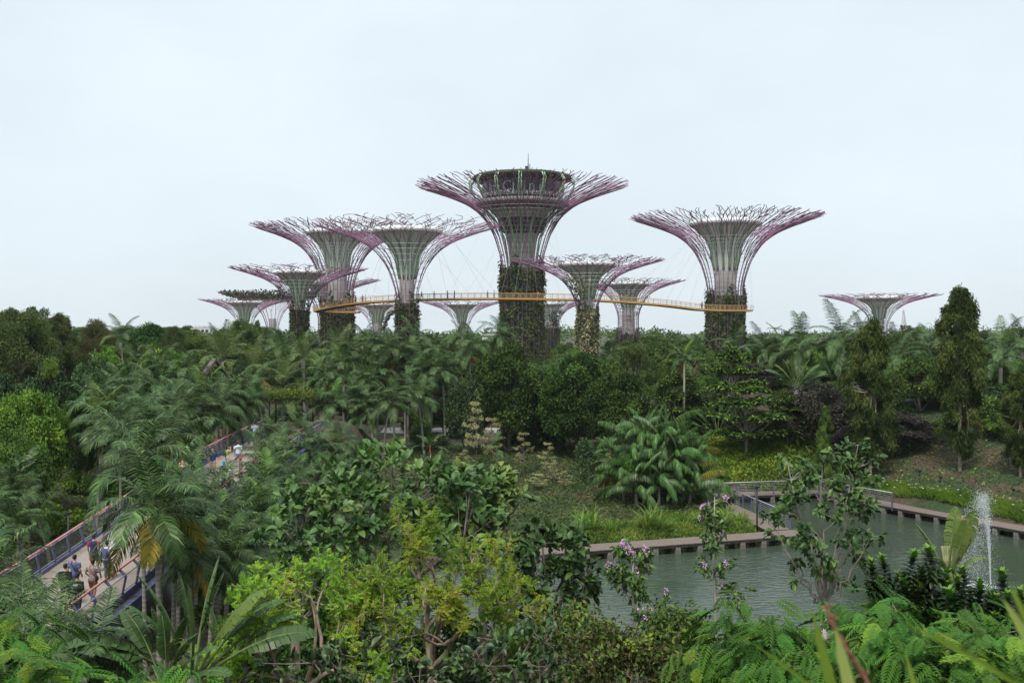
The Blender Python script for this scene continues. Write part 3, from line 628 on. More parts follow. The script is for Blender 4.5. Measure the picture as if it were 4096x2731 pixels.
# ------------------------------------------------------------------ small structures
def post(u, v0, d, h, label, name='lamp_post'):
    X = ux(u, d); g0 = hz(X, d); z0 = vz(v0, d); r = thing(name, label, 'post', (X, d, g0))
    mb = MB(); mb.tube([(0, 0, -.4), (0, 0, z0 - g0)], .055, 8); mb.lathe([(.11, 0), (.11, .06), (.02, .07)], 12); mb.build('pole', MAT['black'], r)
    mb = MB(); mb.box((0, 0, z0 - g0 + .04), (.34, .16, .1)); mb.tube([(-.14, 0, z0 - g0 + .05), (-.14, -.12, z0 - g0 - .06)], .06, 6); mb.build('lamp_head', MAT['black'], r)
post(3030, 1950, 67.8, 0, 'slim black lamp post on the lawn beside the boardwalk')
post(270, 2055, 52, 0, 'slim black lamp post in the green dip beside the footbridge')
MAT['thatch'] = rough_mat('grey_shingle', (.11, .095, .085), (.2, .175, .16), 5, .9, .4)
X = ux(858, 92); g0 = hz(X, 92); zt = vz(1436, 92)
HU = thing('pavilion', 'small pavilion with steep grey brown gable roof among the trees', 'pavilion', (X, 92, g0), R(24))
for sx in (-1, 1):
    for k in range(9):   # shingle courses
        a = k / 9; b = (k + 1) / 9 + .02; mb = MB()
        x0, z0, x1, z1 = sx * 1.25 * a, zt - g0 - 1.75 * a, sx * 1.25 * b, zt - g0 - 1.75 * b
        mb.beam(((x0 + x1) / 2, -1.5 + .02 * k, (z0 + z1) / 2), ((x0 + x1) / 2, 1.5, (z0 + z1) / 2), .04, .04)
        mb = MB(); mb.add([(x0, -1.5, z0 + .05), (x1, -1.5, z1 + .09), (x1, 1.5, z1 + .09), (x0, 1.5, z0 + .05), (x0, -1.5, z0 - .02), (x1, -1.5, z1 + .01), (x1, 1.5, z1 + .01), (x0, 1.5, z0 - .02)], [[0, 1, 2, 3], [7, 6, 5, 4], [0, 4, 5, 1], [1, 5, 6, 2], [2, 6, 7, 3], [3, 7, 4, 0]]); mb.build('shingle_course', MAT['thatch'], HU)
    mb = MB(); mb.beam((0, -1.52, zt - g0), (sx * 1.25, -1.52, zt - g0 - 1.75), .05, .16); mb.build('barge_board', MAT['bark'], HU)
    for sy in (-1.3, 1.3): mb = MB(); mb.beam((sx * .95, sy, -.3), (sx * .95, sy, zt - g0 - 1.4), .14, .14); mb.build('post', MAT['bark'], HU)
# vine pergola at the far end of the bridge
PX, PY = ux(1165, 90), 90.0; PZ = vz(1592, 90)
PG = thing('pergola', 'flat topped pergola thick with yellow green vines at the bridge end', 'pergola', (PX, PY, hz(PX, PY)))
g0 = PG.location.z
for sx in (-1.7, 1.7):
    for sy in (-1.2, 1.2): mb = MB(); mb.tube([(sx, sy, -.3), (sx, sy, PZ - g0)], .08, 6); mb.build('post', MAT['black'], PG)
for k in range(7): mb = MB(); mb.beam((-2, -1.5 + k * .5, PZ - g0), (2, -1.5 + k * .5, PZ - g0), .06, .12); mb.build('slat', MAT['black'], PG)
nr = np.random.default_rng(8); N = 5200
P = np.stack([nr.uniform(-2.1, 2.1, N), nr.uniform(-1.6, 1.6, N), PZ - g0 + .1 + nr.uniform(0, .8, N) * np.sin(nr.uniform(0, PI, N))], 1); P[::5, 2] -= nr.uniform(0, .7, len(P[::5])); Lf = nr.uniform(.1, .22, N)
mb = MB(); mb.leaves(P, nr.normal(0, 1, (N, 3)) + [0, -.3, -.3], nr.normal(0, .5, (N, 3)) + [0, 0, 1], Lf, Lf * .6, nr.uniform(0, 1, N))
tag(mb.build('vines', leaf_mat('leaf_vine', [(.03, .06, .015), (.06, .105, .02), (.11, .16, .03), (.2, .22, .05)]), PG), kind='stuff')
# paths, walls, bin
def sheet(name, pts, mat, lift=.03, sub=24):
    """ground-hugging paved sheet between two edge lines"""
    (a0, a1), (b0, b1) = pts; mb = MB(); s = np.linspace(0, 1, sub); rows = []
    for t in np.linspace(0, 1, 7):
        p = (np.array(a0) * (1 - t) + np.array(b0) * t)[None] * (1 - s[:, None]) + (np.array(a1) * (1 - t) + np.array(b1) * t)[None] * s[:, None]; rows.append(np.column_stack([p, H(p[:, 0], p[:, 1]) + lift]))
    V = np.concatenate(rows); i = np.arange(6)[:, None]; j = np.arange(sub - 1)[None]; mb.add(V, np.stack([i * sub + j, i * sub + j + 1, (i + 1) * sub + j + 1, (i + 1) * sub + j], -1).reshape(-1, 4)); return tag(mb.build(name, mat), kind='structure')
MAT['paving'] = rough_mat('pale_paving', (.26, .25, .23), (.36, .345, .32), 1.5, .9)
sheet('path', (((-15, 113), (10, 113)), ((-15, 117), (10, 117))), MAT['paving'])
def wall_block(u0, u1, v0, d, label, th=.3, mat='concrete'):
    X0, X1 = ux(u0, d), ux(u1, d); zt_ = vz(v0, d); xm = (X0 + X1) / 2; g0 = hz(xm, d); r = thing('retaining_wall', label, 'wall', (xm, d, g0)); n = max(2, int((X1 - X0) / 1.2)); pw = (X1 - X0) / n
    for k in range(n): mb = MB(); mb.box(((k + .5) * pw - (X1 - X0) / 2, 0, (zt_ - g0) / 2 - .3), (pw - .02, th, zt_ - g0 + .6)); mb.build('wall_panel', MAT[mat], r)
    mb = MB(); mb.box((0, 0, zt_ - g0 + .04), (X1 - X0 + .1, th + .1, .08)); mb.build('coping', MAT[mat], r)
wall_block(2060, 2360, 1678, 112.5, 'low pale concrete wall behind the dense dark trees')
X, Y = ux(1622, 115), 115; BN = thing('litter_bin', 'black litter bin with slot lid on the shaded path', 'bin', (X, Y, hz(X, Y) + .03))
mb = MB(); mb.lathe([(.3, 0), (.3, .95), (.26, 1.0)], 16); mb.build('body', MAT['black'], BN); mb = MB(); mb.lathe([(.31, 1.12), (.31, 1.22), (.1, 1.28), (.01, 1.28)], 16); mb.build('lid', MAT['steel_grey'], BN)
mb = MB(); [mb.tube([(.27 * math.cos(a), .27 * math.sin(a), .98), (.27 * math.cos(a), .27 * math.sin(a), 1.14)], .02, 4) for a in (0, 2.1, 4.2)]; mb.build('lid_bracket', MAT['steel_grey'], BN)
for u, v in ((3680, 1985), (3764, 2003), (4055, 2052)):
    d = 13.2 * F / (v + 6 - 1325) * 1.02; X = ux(u, d); g0 = hz(X, d); r = thing('spotlight', 'small black garden spotlight staked in the brown bank', 'spotlight', (X, d, g0), 0, 'spotlights staked in the bank')
    mb = MB(); mb.tube([(0, 0, -.1), (0, 0, .35)], .02, 5); mb.build('stake', MAT['black'], r); mb = MB(); mb.tube([(0, -.14, .38), (0, .12, .5)], [.11, .09], 10); mb.build('lamp_head', MAT['black'], r)
# far cranes, street lamp and low buildings
MAT['crane'] = flat_mat('crane_lattice', (.4, .34, .32), .6); MAT['far_white'] = rough_mat('far_white_wall', (.5, .52, .52), (.6, .62, .62), .3, .8)
def crane(u, v0, v1, d, du, label):
    a = np.array(at(u, v1, d)); b = np.array(at(u + du, v0, d)); r = thing('crane', label, 'crane', (a[0], d, hz(a[0], d))); o_ = np.array(r.location); mb = MB(); ax = nrm(b - a); sx = np.array([1., 0, 0]); sx = nrm(sx - ax * sx.dot(ax)); n = 12; hw_ = .9
    for sg in (-1, 1):
        for sy in (-1, 1): mb.tube([a + sx * hw_ * sg + [0, sy * hw_, 0] - o_, b + sx * hw_ * .4 * sg + [0, sy * hw_ * .4, 0] - o_], .1, 4)
    for k in range(n):
        p = a + (b - a) * k / n; q = a + (b - a) * (k + 1) / n; s_ = 1 if k % 2 else -1; mb.tube([p + sx * hw_ * s_ * (1 - .6 * k / n) - o_, q - sx * hw_ * s_ * (1 - .6 * k / n) - o_], .08, 4)
    mb.build('lattice_jib', MAT['crane'], r)
    mb = MB(); mb.tube([b - o_, b - o_ + [-1.2 * np.sign(du + .1), 0, -1.2 - 7]], .08, 3); mb.box(b - o_ + [-1.2, 0, -9], (.8, .8, 1.5)); mb.build('hoist_rope', MAT['black'], r)
    mb = MB(); mb.tube([(a - o_) * [1, 1, 0] + [0, 0, -1], a - o_], .5, 6); mb.build('mast', MAT['crane'], r)
crane(3616, 1240, 1300, 560, -3, 'far upright lattice crane beside the lone supertree'); crane(3788, 1256, 1322, 560, -26, 'far leaning lattice crane jib beside the feathery column tree')
X, Y = ux(3727, 260), 260; SL = thing('street_lamp', 'far street lamp with one bent arm above the trees', 'street lamp', (X, Y, hz(X, Y))); g0 = SL.location.z
mb = MB(); mb.tube([(0, 0, -.3), (0, 0, vz(1296, 260) - g0 - .3), (-.3, 0, vz(1293, 260) - g0)], [.12, .08, .06], 6); mb.build('pole', MAT['steel_grey'], SL); mb = MB(); mb.box((-.9, 0, vz(1293, 260) - g0), (1.3, .3, .15)); mb.build('lamp_head', MAT['steel_grey'], SL)
for u0, u1, v, d, lb in ((775, 850, 1305, 470, 'far low white building showing above the left treeline'), (1930, 1975, 1338, 330, 'far white roofed building beside the tallest trunk')):
    X0, X1 = ux(u0, d), ux(u1, d); zt = vz(v, d); g0 = hz(0, d); r = thing('far_building', lb, 'building', ((X0 + X1) / 2, d, g0)); wd_ = X1 - X0
    mb = MB(); mb.box((0, 0, (zt - g0) / 2 - .5), (wd_, 8, zt - g0)); mb.build('wall', MAT['far_white'], r); mb = MB(); mb.box((0, 0, zt - g0 + .0), (wd_ + .8, 8.8, .35)); mb.build('roof', MAT['hoop'], r)
    for k in range(4): mb = MB(); mb.box(((k - 1.5) * wd_ / 4.4, -4.02, zt - g0 - 2.2), (wd_ / 6.5, .1, 1.3)); mb.build('window', MAT['glass'], r)
# ------------------------------------------------------------------ foliage materials
LM = {}
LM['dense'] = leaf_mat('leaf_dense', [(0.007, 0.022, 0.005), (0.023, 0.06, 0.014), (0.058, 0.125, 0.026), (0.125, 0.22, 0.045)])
LM['mid'] = leaf_mat('leaf_mid', [(0.022, 0.052, 0.014), (0.05, 0.105, 0.026), (0.095, 0.175, 0.04), (0.16, 0.25, 0.06)])
LM['bright'] = leaf_mat('leaf_bright', [(0.0405, 0.0945, 0.0189), (0.0878, 0.1823, 0.0324), (0.1553, 0.2767, 0.0473), (0.27, 0.3645, 0.0607)])
LM['lime'] = leaf_mat('leaf_lime', [(0.055, 0.14, 0.02), (0.115, 0.24, 0.03), (0.2, 0.35, 0.045), (0.37, 0.36, 0.06)])
LM['olive'] = leaf_mat('leaf_olive', [(0.02, 0.04, 0.013), (0.048, 0.08, 0.025), (0.085, 0.125, 0.042), (0.135, 0.17, 0.07)])
LM['brown'] = leaf_mat('leaf_brown', [(0.035, 0.04, 0.018), (0.065, 0.07, 0.03), (0.1, 0.1, 0.045), (0.15, 0.12, 0.065)])
LM['feathery'] = leaf_mat('leaf_weeping', [(0.018, 0.042, 0.012), (0.042, 0.08, 0.022), (0.075, 0.125, 0.036), (0.125, 0.18, 0.06)])
LM['purple'] = leaf_mat('leaf_purple', [(0.015, 0.018, 0.018), (0.033, 0.0345, 0.0375), (0.057, 0.054, 0.0585), (0.093, 0.0825, 0.084)], rough=.45, transl=.08)
LM['glossy'] = leaf_mat('leaf_glossy', [(0.008, 0.022, 0.009), (0.022, 0.053, 0.019), (0.05, 0.105, 0.034), (0.11, 0.19, 0.06)], rough=.38, spec=.5, transl=.12)
LM['bluish'] = leaf_mat('leaf_far', [(0.03, 0.06, 0.026), (0.06, 0.105, 0.042), (0.095, 0.155, 0.06), (0.15, 0.21, 0.085)])
LM['palm'] = leaf_mat('leaf_palm', [(0.012, 0.034, 0.011), (0.03, 0.07, 0.021), (0.062, 0.125, 0.038), (0.125, 0.205, 0.066)], rough=.42, spec=.4, transl=.15, var=.12)
LM['palm_light'] = leaf_mat('leaf_palm_light', [(.05, .10, .028), (.08, .155, .04), (.12, .21, .05), (.17, .26, .06)], rough=.45, transl=.25, var=.15)
LM['palm_yellow'] = leaf_mat('leaf_palm_yellow', [(.10, .12, .025), (.18, .17, .03), (.27, .22, .035), (.3, .18, .04)], rough=.5, transl=.25)
LM['palm_dead'] = leaf_mat('leaf_palm_dead', [(.09, .06, .03), (.15, .10, .05), (.22, .15, .08), (.28, .2, .11)], rough=.7)
LM['coco'] = leaf_mat('leaf_coconut', [(0.03, 0.06, 0.018), (0.07, 0.115, 0.034), (0.115, 0.17, 0.05), (0.18, 0.23, 0.075)], rough=.42, spec=.45, transl=.2, var=.15)
LM['arenga'] = leaf_mat('leaf_arenga', [(0.012, 0.042, 0.009), (0.03, 0.088, 0.017), (0.06, 0.145, 0.029), (0.12, 0.225, 0.05)], rough=.4, spec=.5, transl=.12, var=.1)
LM['cream'] = leaf_mat('leaf_cream', [(0.17, 0.19, 0.1), (0.28, 0.3, 0.18), (0.4, 0.41, 0.28), (0.5, 0.5, 0.36)], var=.15)
LM['paddle'] = leaf_mat('leaf_paddle', [(0.0224, 0.056, 0.0224), (0.0392, 0.0868, 0.0336), (0.056, 0.119, 0.042), (0.091, 0.168, 0.056)], rough=.4, spec=.45, transl=.15, var=.1)
LM['paddle_light'] = leaf_mat('leaf_paddle_light', [(.06, .10, .03), (.09, .14, .045), (.12, .18, .05), (.2, .22, .07)], rough=.42, transl=.25, var=.1)
LM['teak'] = leaf_mat('leaf_broad', [(0.017, 0.043, 0.016), (0.042, 0.095, 0.03), (0.08, 0.155, 0.048), (0.15, 0.23, 0.07)], rough=.42, spec=.45, transl=.2, var=.12)
LM['mimosa'] = leaf_mat('leaf_feathery', [(0.0253, 0.0822, 0.0202), (0.0443, 0.1328, 0.0278), (0.0822, 0.2087, 0.0354), (0.1644, 0.3289, 0.0443)], rough=.5, transl=.25, var=.14)
LM['grass'] = leaf_mat('leaf_grass', [(0.06, 0.1275, 0.03), (0.1125, 0.2025, 0.045), (0.165, 0.27, 0.06), (0.27, 0.33, 0.09)], transl=.3)
LM['ginger'] = leaf_mat('leaf_ginger', [(0.06, 0.13, 0.02), (0.12, 0.23, 0.03), (0.2, 0.33, 0.05), (0.32, 0.4, 0.08)], transl=.3)
LM['cover'] = leaf_mat('leaf_cover', [(0.024, 0.051, 0.018), (0.045, 0.087, 0.03), (0.075, 0.1275, 0.045), (0.135, 0.165, 0.075)], transl=.2)
LM['iris'] = leaf_mat('leaf_iris', [(.05, .12, .02), (.09, .2, .03), (.14, .27, .04), (.2, .3, .06)], transl=.3)
MAT['flower'] = flat_mat('lilac_petals', (.62, .38, .6), .6)
MAT['flower_white'] = flat_mat('white_petals', (.75, .74, .7), .6)
MAT['orange_fruit'] = rough_mat('fruit_stalks', (.17, .07, .02), (.3, .14, .04), 6, .8)
MAT['fruit_pale'] = rough_mat('pale_fruit_stalks', (.16, .17, .07), (.27, .27, .13), 6, .8)
MAT['red_shaft'] = flat_mat('red_crownshaft', (.38, .09, .03), .45)
MAT['green_stem'] = rough_mat('green_stem', (.07, .11, .035), (.14, .19, .07), 4, .5)

# ------------------------------------------------------------------ tree prototypes: unit trees with base at z=0
def clump_leaves(mb, nr, C, cr, lpc, ls, asp, flat, droop, tpl='fold', up=.5, tb=None):
    """leaves on the outside of each clump"""
    K = len(C); N = K * lpc
    d = nr.normal(0, 1, (N, 3)); d[:, 2] += .35; d = nrm(d)
    cr_ = np.repeat(np.broadcast_to(cr, (K,)), lpc)[:, None]
    P = np.repeat(C, lpc, 0) + d * cr_ * np.array([1, 1, flat]) * nr.uniform(.55, 1.08, (N, 1))
    Nn = d * .8 + np.array([0, 0, up]) + nr.normal(0, .45, (N, 3))
    A = nr.normal(0, .7, (N, 3)) + d * .6 + np.array([0, 0, -droop])
    t = np.repeat(nr.uniform(.1, .75, K) if tb is None else tb, lpc) + nr.normal(0, .16, N)
    L_ = ls * nr.uniform(.65, 1.25, N)
    mb.leaves(P, A, Nn, L_, L_ * asp, np.clip(t, 0, 1), tpl)

def limbs(mb, nr, base_z, fork_z, C, r, bend=.15, k=14, trunk_pts=None):
    """tapered trunk, then limbs that run to the clumps"""
    f = np.array([nr.normal(0, .15), nr.normal(0, .15), fork_z])
    mb.tube([(0, 0, base_z - 1.2), (0, 0, base_z), tuple(f * [.5, .5, .55]), tuple(f)], [r * 1.5, r * 1.15, r * .95, r * .85], 8)
    idx = nr.permutation(len(C))[:k]
    for i in idx:
        c = C[i]; st = f * [1, 1, nr.uniform(.75, 1.0)]; m1 = st + (c - st) * .4 + nr.normal(0, bend * np.linalg.norm(c - st) * .35, 3); m2 = st + (c - st) * .75 + nr.normal(0, .1 * np.linalg.norm(c - st) * .3, 3)
        mb.tube([st, m1, m2, c], [r * .5, r * .34, r * .2, r * .08], 5, cap=False)

def proto(kind, seed):
    """returns dict(trunk, crown, h, w)"""
    nr = np.random.default_rng(seed); tm = MB(); cm = MB(); bark = MAT['bark']
    if kind in ('dense', 'big', 'mag'):
        h, wd = 10., 9.; K = 95; th = nr.uniform(0, 2 * PI, K); uz = nr.uniform(-.75, 1, K); rr = np.sqrt(1 - np.clip(uz, -1, 1) ** 2 * .96)
        lob = 1 + .13 * np.sin(3 * th + seed) + .1 * np.sin(5 * th + 2 * uz * 3 + seed * 2); q = nr.uniform(.6, 1.0, K) ** .6
        C = np.stack([rr * np.cos(th) * 3.9 * lob * q, rr * np.sin(th) * 3.9 * lob * q, 5.4 + uz * 3.9 * q * (1 + .08 * np.sin(4 * th))], 1)
        cr = nr.uniform(.7, 1.25, K)
        if kind == 'mag': clump_leaves(cm, nr, C, cr, 170, .46, .52, .85, .5, up=.3)
        else: clump_leaves(cm, nr, C, cr, 330, .31, .55, .72, .25)
        limbs(tm, nr, 0, 3.2, C, .24, k=22)
        for kx in range(3): tm.tube([(nr.normal(0, .3), nr.normal(0, .3), -1), tuple(nr.normal(0, .8, 2)) + (2.2,), tuple(nr.normal(0, 1.6, 2)) + (4.6,)], [.16, .12, .06], 6)
    elif kind == 'vase':
        h, wd = 10., 12.; C = []; tiers = []
        for b in range(9):
            a = b * 2.4 + nr.uniform(-.3, .3); r = nr.uniform(1.5, 5.0); z = 9.2 - (r / 5.0) ** 2 * 2.2 - nr.uniform(0, 1.2)
            for q in range(5): C.append((r * math.cos(a) + nr.normal(0, .8), r * math.sin(a) + nr.normal(0, .8), z + nr.normal(0, .22)))
        C = np.array(C); clump_leaves(cm, nr, C, nr.uniform(.6, 1.1, len(C)), 150, .30, .55, .38, .1, up=.9); limbs(tm, nr, 0, 4.0, C, .2, k=16, bend=.3); bark = MAT['bark_pale']
    elif kind == 'column':
        h, wd = 12., 4.2; K = 115; z = 12 * nr.uniform(.10, 1, K) ** .92; pr = np.interp(z / 12, [0.1, .22, .5, .72, .9, 1], [.75, 1.25, 1.75, 1.5, .95, .3]); a = nr.uniform(0, 2 * PI, K)
        pr = pr * (1 + .42 * np.sin(z * 1.9 + a * 2 + seed) * np.sin(z * .7 + seed)); q = nr.uniform(.3, 1.12, K) ** .6
        C = np.stack([pr * q * np.cos(a), pr * q * np.sin(a), z], 1); m = 210
        N = K * m; d = nrm(nr.normal(0, 1, (N, 3))); P = np.repeat(C, m, 0) + d * np.array([.40, .40, .62]) * nr.uniform(.15, 1.1, (N, 1)) * np.repeat(nr.uniform(.6, 1.25, K), m)[:, None]; A = nr.normal(0, .5, (N, 3)) + d * [.6, .6, 0] + [0, 0, -.75]
        L_ = .34 * nr.uniform(.6, 1.4, N); t = np.repeat(nr.uniform(.0, .95, K), m) + nr.normal(0, .15, N); cm.leaves(P, A, d + [0, 0, .5], L_, .085, np.clip(t, 0, 1))
        limbs(tm, nr, 0, 8.0, C, .13, k=26); bark = MAT['bark_tan']
    elif kind == 'fine':   # broad fine-leaved tree
        h, wd = 11., 7.; K = 120; th = nr.uniform(0, 2 * PI, K); uz = nr.uniform(-.8, 1, K); rr = np.sqrt(1 - uz ** 2 * .97); q = nr.uniform(.55, 1, K) ** .6; lob = 1 + .2 * np.sin(2 * th + seed) * np.cos(3 * uz)
        C = np.stack([rr * np.cos(th) * 2.9 * lob * q, rr * np.sin(th) * 2.9 * lob * q, 6.4 + uz * 4.1 * q], 1); clump_leaves(cm, nr, C, nr.uniform(.5, 1.0, K), 280, .26, .34, .95, .7, up=.2); limbs(tm, nr, 0, 4.5, C, .2, k=20); bark = MAT['bark_tan']
    elif kind == 'rosette':  # tiers of glossy leaf rosettes on spreading branches
        h, wd = 7., 6.; C = []
        for tz, tr, nb in ((2.0, 2.7, 8), (3.6, 2.9, 9), (5.0, 2.5, 8), (6.2, 1.6, 7), (6.8, .6, 3)):
            for b in range(nb):
                a = b * 2 * PI / nb + nr.uniform(-.3, .3)
                for q in range(7): r = tr * nr.uniform(.25, 1.08); C.append((r * math.cos(a + nr.normal(0, .13)), r * math.sin(a + nr.normal(0, .13)), tz + .12 * r + nr.normal(0, .15)))
        C = np.array(C); K = len(C)
        for ring, el, ln in ((8, .1, .6), (6, .6, .5), (3, 1.1, .36)):
            a = nr.uniform(0, 2 * PI, (K, 1)) + np.arange(ring) * 2 * PI / ring + nr.normal(0, .15, (K, ring)); e = el + nr.normal(0, .15, (K, ring))
            A = np.stack([np.cos(a) * np.cos(e), np.sin(a) * np.cos(e), np.sin(e)], -1).reshape(-1, 3); Nn = np.stack([-np.cos(a) * np.sin(e), -np.sin(a) * np.sin(e), np.cos(e)], -1).reshape(-1, 3)
            L_ = ln * nr.uniform(.75, 1.2, K * ring); cm.leaves(np.repeat(C, ring, 0), A, Nn, L_, L_ * .42, np.clip(np.repeat(nr.uniform(.2, .8, K), ring) + nr.normal(0, .12, K * ring), 0, 1), 'blade')
        limbs(tm, nr, 0, 2.0, C, .11, k=40); tm.tube([(0, 0, 1.8), (.05, 0, 4.5), (0, 0, 6.6)], [.1, .07, .03], 6); bark = MAT['bark_pale']
    elif kind == 'tier':     # small variegated tree with thin flat tiers
        h, wd = 3.6, 2.6; C = []
        for tz in (1.15, 1.55, 2.0, 2.55, 3.0, 3.4):
            tr = 1.35 * (1 - (tz - 1.15) / 3.3) * nr.uniform(.55, 1.1); a0 = nr.uniform(0, 6.28); sp = nr.uniform(1.0, 2.6)
            for q in range(24):
                a = a0 + nr.uniform(-sp, sp); r = tr * math.sqrt(nr.uniform(.02, 1)); C.append((r * math.cos(a), r * math.sin(a), tz + nr.normal(0, .05) + .42 * (r / 1.2) ** 1.7))
        C = np.array(C); clump_leaves(cm, nr, C, .12, 13, .11, .45, .3, .0, up=1.2)
        tm.tube([(0, 0, -.6), (0, 0, .8), (.02, .02, 3.3)], [.035, .03, .012], 5)
        for i in nr.permutation(len(C))[:60]: c = C[i]; tm.tube([(0, 0, c[2] - .25 * math.hypot(c[0], c[1])), tuple(c)], [.012, .005], 3, cap=False)
        bark = MAT['bark']
    elif kind == 'bush':
        h, wd = 2.2, 2.6; K = 34; th = nr.uniform(0, 2 * PI, K); uz = nr.uniform(0, 1, K); rr = np.sqrt(1 - uz ** 2 * .95); q = nr.uniform(.5, 1, K) ** .6
        C = np.stack([rr * np.cos(th) * 1.1 * q, rr * np.sin(th) * 1.1 * q, .5 + uz * 1.4 * q], 1); clump_leaves(cm, nr, C, nr.uniform(.25, .42, K), 75, .17, .5, .8, .2)
        for i in range(10): tm.tube([(0, 0, -.4), tuple(C[i] * .5), tuple(C[i])], [.03, .02, .008], 4, cap=False)
    return dict(trunk=tm.mesh(kind + '_trunk', bark), crown=cm.mesh(kind + '_crown', LM['dense']), h=h, w=wd)
PROTO = {}
def get_proto(kind, v):
    if (kind, v) not in PROTO: PROTO[kind, v] = proto(kind, 100 + v * 7 + sum(map(ord, kind)))
    return PROTO[kind, v]

_rg = random.Random(77)
def tree(kind, mat, u, top_v, d, width_px, label, group=None, cat='tree', name=None, v=None, base_z=None, x=None):
    p = get_proto(kind, (_rg.randrange(3) if kind in ('dense', 'mag') else _rg.randrange(2)) if v is None else v)
    X = ux(u, d) if x is None else x; gz = hz(X, d) if base_z is None else base_z
    hgt = max(1.2, vz(top_v, d) - gz); wdt = width_px / F * d
    r = thing(name or ('shrub' if kind == 'bush' else 'broadleaf_tree'), label, cat, (X, d, gz - .05), _rg.uniform(0, 6.28), group)
    sx = wdt / p['w']; sz = hgt / p['h']
    inst('trunk', p['trunk'], r, scale=(sx, sx, sz))
    c = inst('crown', p['crown'], r, scale=(sx, sx, sz))
    c.material_slots[0].link = 'OBJECT'; c.material_slots[0].material = LM[mat]
    return r

# ------------------------------------------------------------------ palms
def frond_mesh(name, L_, el0, droop, nl, ll, lw, hang, seed, vee=.25, pet=.14, curlpow=1.3, segs=2, sweep=.55, mat='palm'):
    nr = np.random.default_rng(seed); mb = MB(); S = 40; s = np.linspace(0, 1, S); e = el0 - droop * s ** curlpow
    bx = np.concatenate([[0], np.cumsum(np.cos(e[:-1]))]) * L_ / (S - 1); bz = np.concatenate([[0], np.cumsum(np.sin(e[:-1]))]) * L_ / (S - 1)
    sway = .05 * L_ * nr.normal() * s ** 2
    idx = np.linspace(0, S - 1, 9).astype(int)
    mb.tube(np.stack([bx, sway, bz], 1)[idx], np.interp(s[idx], [0, .2, 1], [.022, .014, .004]) * L_ / 2.2, 4, tint=.75, mat=1)
    q = pet + (1 - pet) * np.linspace(0, 1, nl) ** .95
    for sd in (-1, 1):
        qq = np.clip(q + nr.normal(0, .004, nl), 0, 1); px = np.interp(qq, s, bx); pz = np.interp(qq, s, bz); py = np.interp(qq, s, sway); ee = np.interp(qq, s, e)
        T = np.stack([np.cos(ee), 0 * ee, np.sin(ee)], 1); Nn = np.stack([-np.sin(ee), 0 * ee, np.cos(ee)], 1); Y = np.array([0, sd, 0.])
        f = (qq - pet) / (1 - pet); ln = ll * (np.interp(f, [0, .12, .4, .8, 1], [.45, .85, 1, .72, .35])) * nr.uniform(.85, 1.1, nl)
        sw = sweep + .5 * f
        D = nrm(T * sw[:, None] + Y + Nn * (vee + nr.normal(0, .13, nl))[:, None]); P0 = np.stack([px, py, pz], 1)
        pts = [P0]; dirs = D
        for k in range(segs):
            dk = nrm(D + np.array([0, 0, -1.]) * (hang * (k + .35) / segs * 1.6 + np.abs(nr.normal(0, .08, nl)))[:, None]); pts.append(pts[-1] + dk * (ln / segs)[:, None])
        W = nrm(T - D * (T * D).sum(1, keepdims=True)) ; wk = [.55, 1.0, .12] if segs == 2 else [.5, 1.0, .8, .1]
        V = np.stack([p + W * sg * lw * .5 * wk[k] for k, p in enumerate(pts) for sg in (-1, 1)], 1); nv = 2 * (segs + 1)
        Fq = np.array([[2 * k, 2 * k + 1, 2 * k + 3, 2 * k + 2] for k in range(segs)]); Fs = (Fq[None] + (np.arange(nl) * nv)[:, None, None]).reshape(-1, 4)
        mb.add(V.reshape(-1, 3), Fs, 0, np.repeat(np.clip(.42 + nr.normal(0, .24, nl), 0, 1), segs))
    return mb.mesh(name, [LM[mat], MAT['green_stem']])
KINDS = {  # length, leaflets, leaflet length, width, hang, vee, material
    'manila': dict(L=2.3, nl=30, ll=.66, lw=.05, hang=.75, vee=.3, mat='palm', els=(75, 58, 42, 26, 8, -14), dr=(50, 75, 92, 100, 95, 70)),
    'coco': dict(L=4.6, nl=56, ll=.9, lw=.045, hang=.6, vee=.12, mat='coco', els=(80, 64, 48, 30, 10, -12), dr=(28, 52, 68, 80, 75, 60)),
    'royal': dict(L=3.6, nl=48, ll=.75, lw=.055, hang=.6, vee=.3, mat='palm', els=(74, 54, 38, 20, 2, -20), dr=(45, 78, 92, 95, 85, 62)),
    'arenga': dict(L=4.6, nl=64, ll=.95, lw=.06, hang=3.0, vee=.0, mat='arenga', els=(84, 74, 64, 52, 38, 20), dr=(58, 82, 100, 112, 112, 100)),
    'sealing': dict(L=1.25, nl=16, ll=.42, lw=.07, hang=.45, vee=.3, mat='palm', els=(80, 62, 48, 34, 20, 6), dr=(30, 45, 60, 62, 60, 60)),
}
FR = {}
for kn, kd in KINDS.items():
    for i, (e, dr) in enumerate(zip(kd['els'], kd['dr'])):
        for v in range(2):
            FR[kn, i, v] = frond_mesh(kn + '_frond', kd['L'] * (1 - .12 * v), R(e + (6 if v else -3)), R(dr * (1.12 if v else .92)), kd['nl'], kd['ll'], kd['lw'], kd['hang'], i * 10 + v + len(kn) * 31, kd['vee'], segs=3 if kn == 'arenga' else 2, mat=kd['mat'])
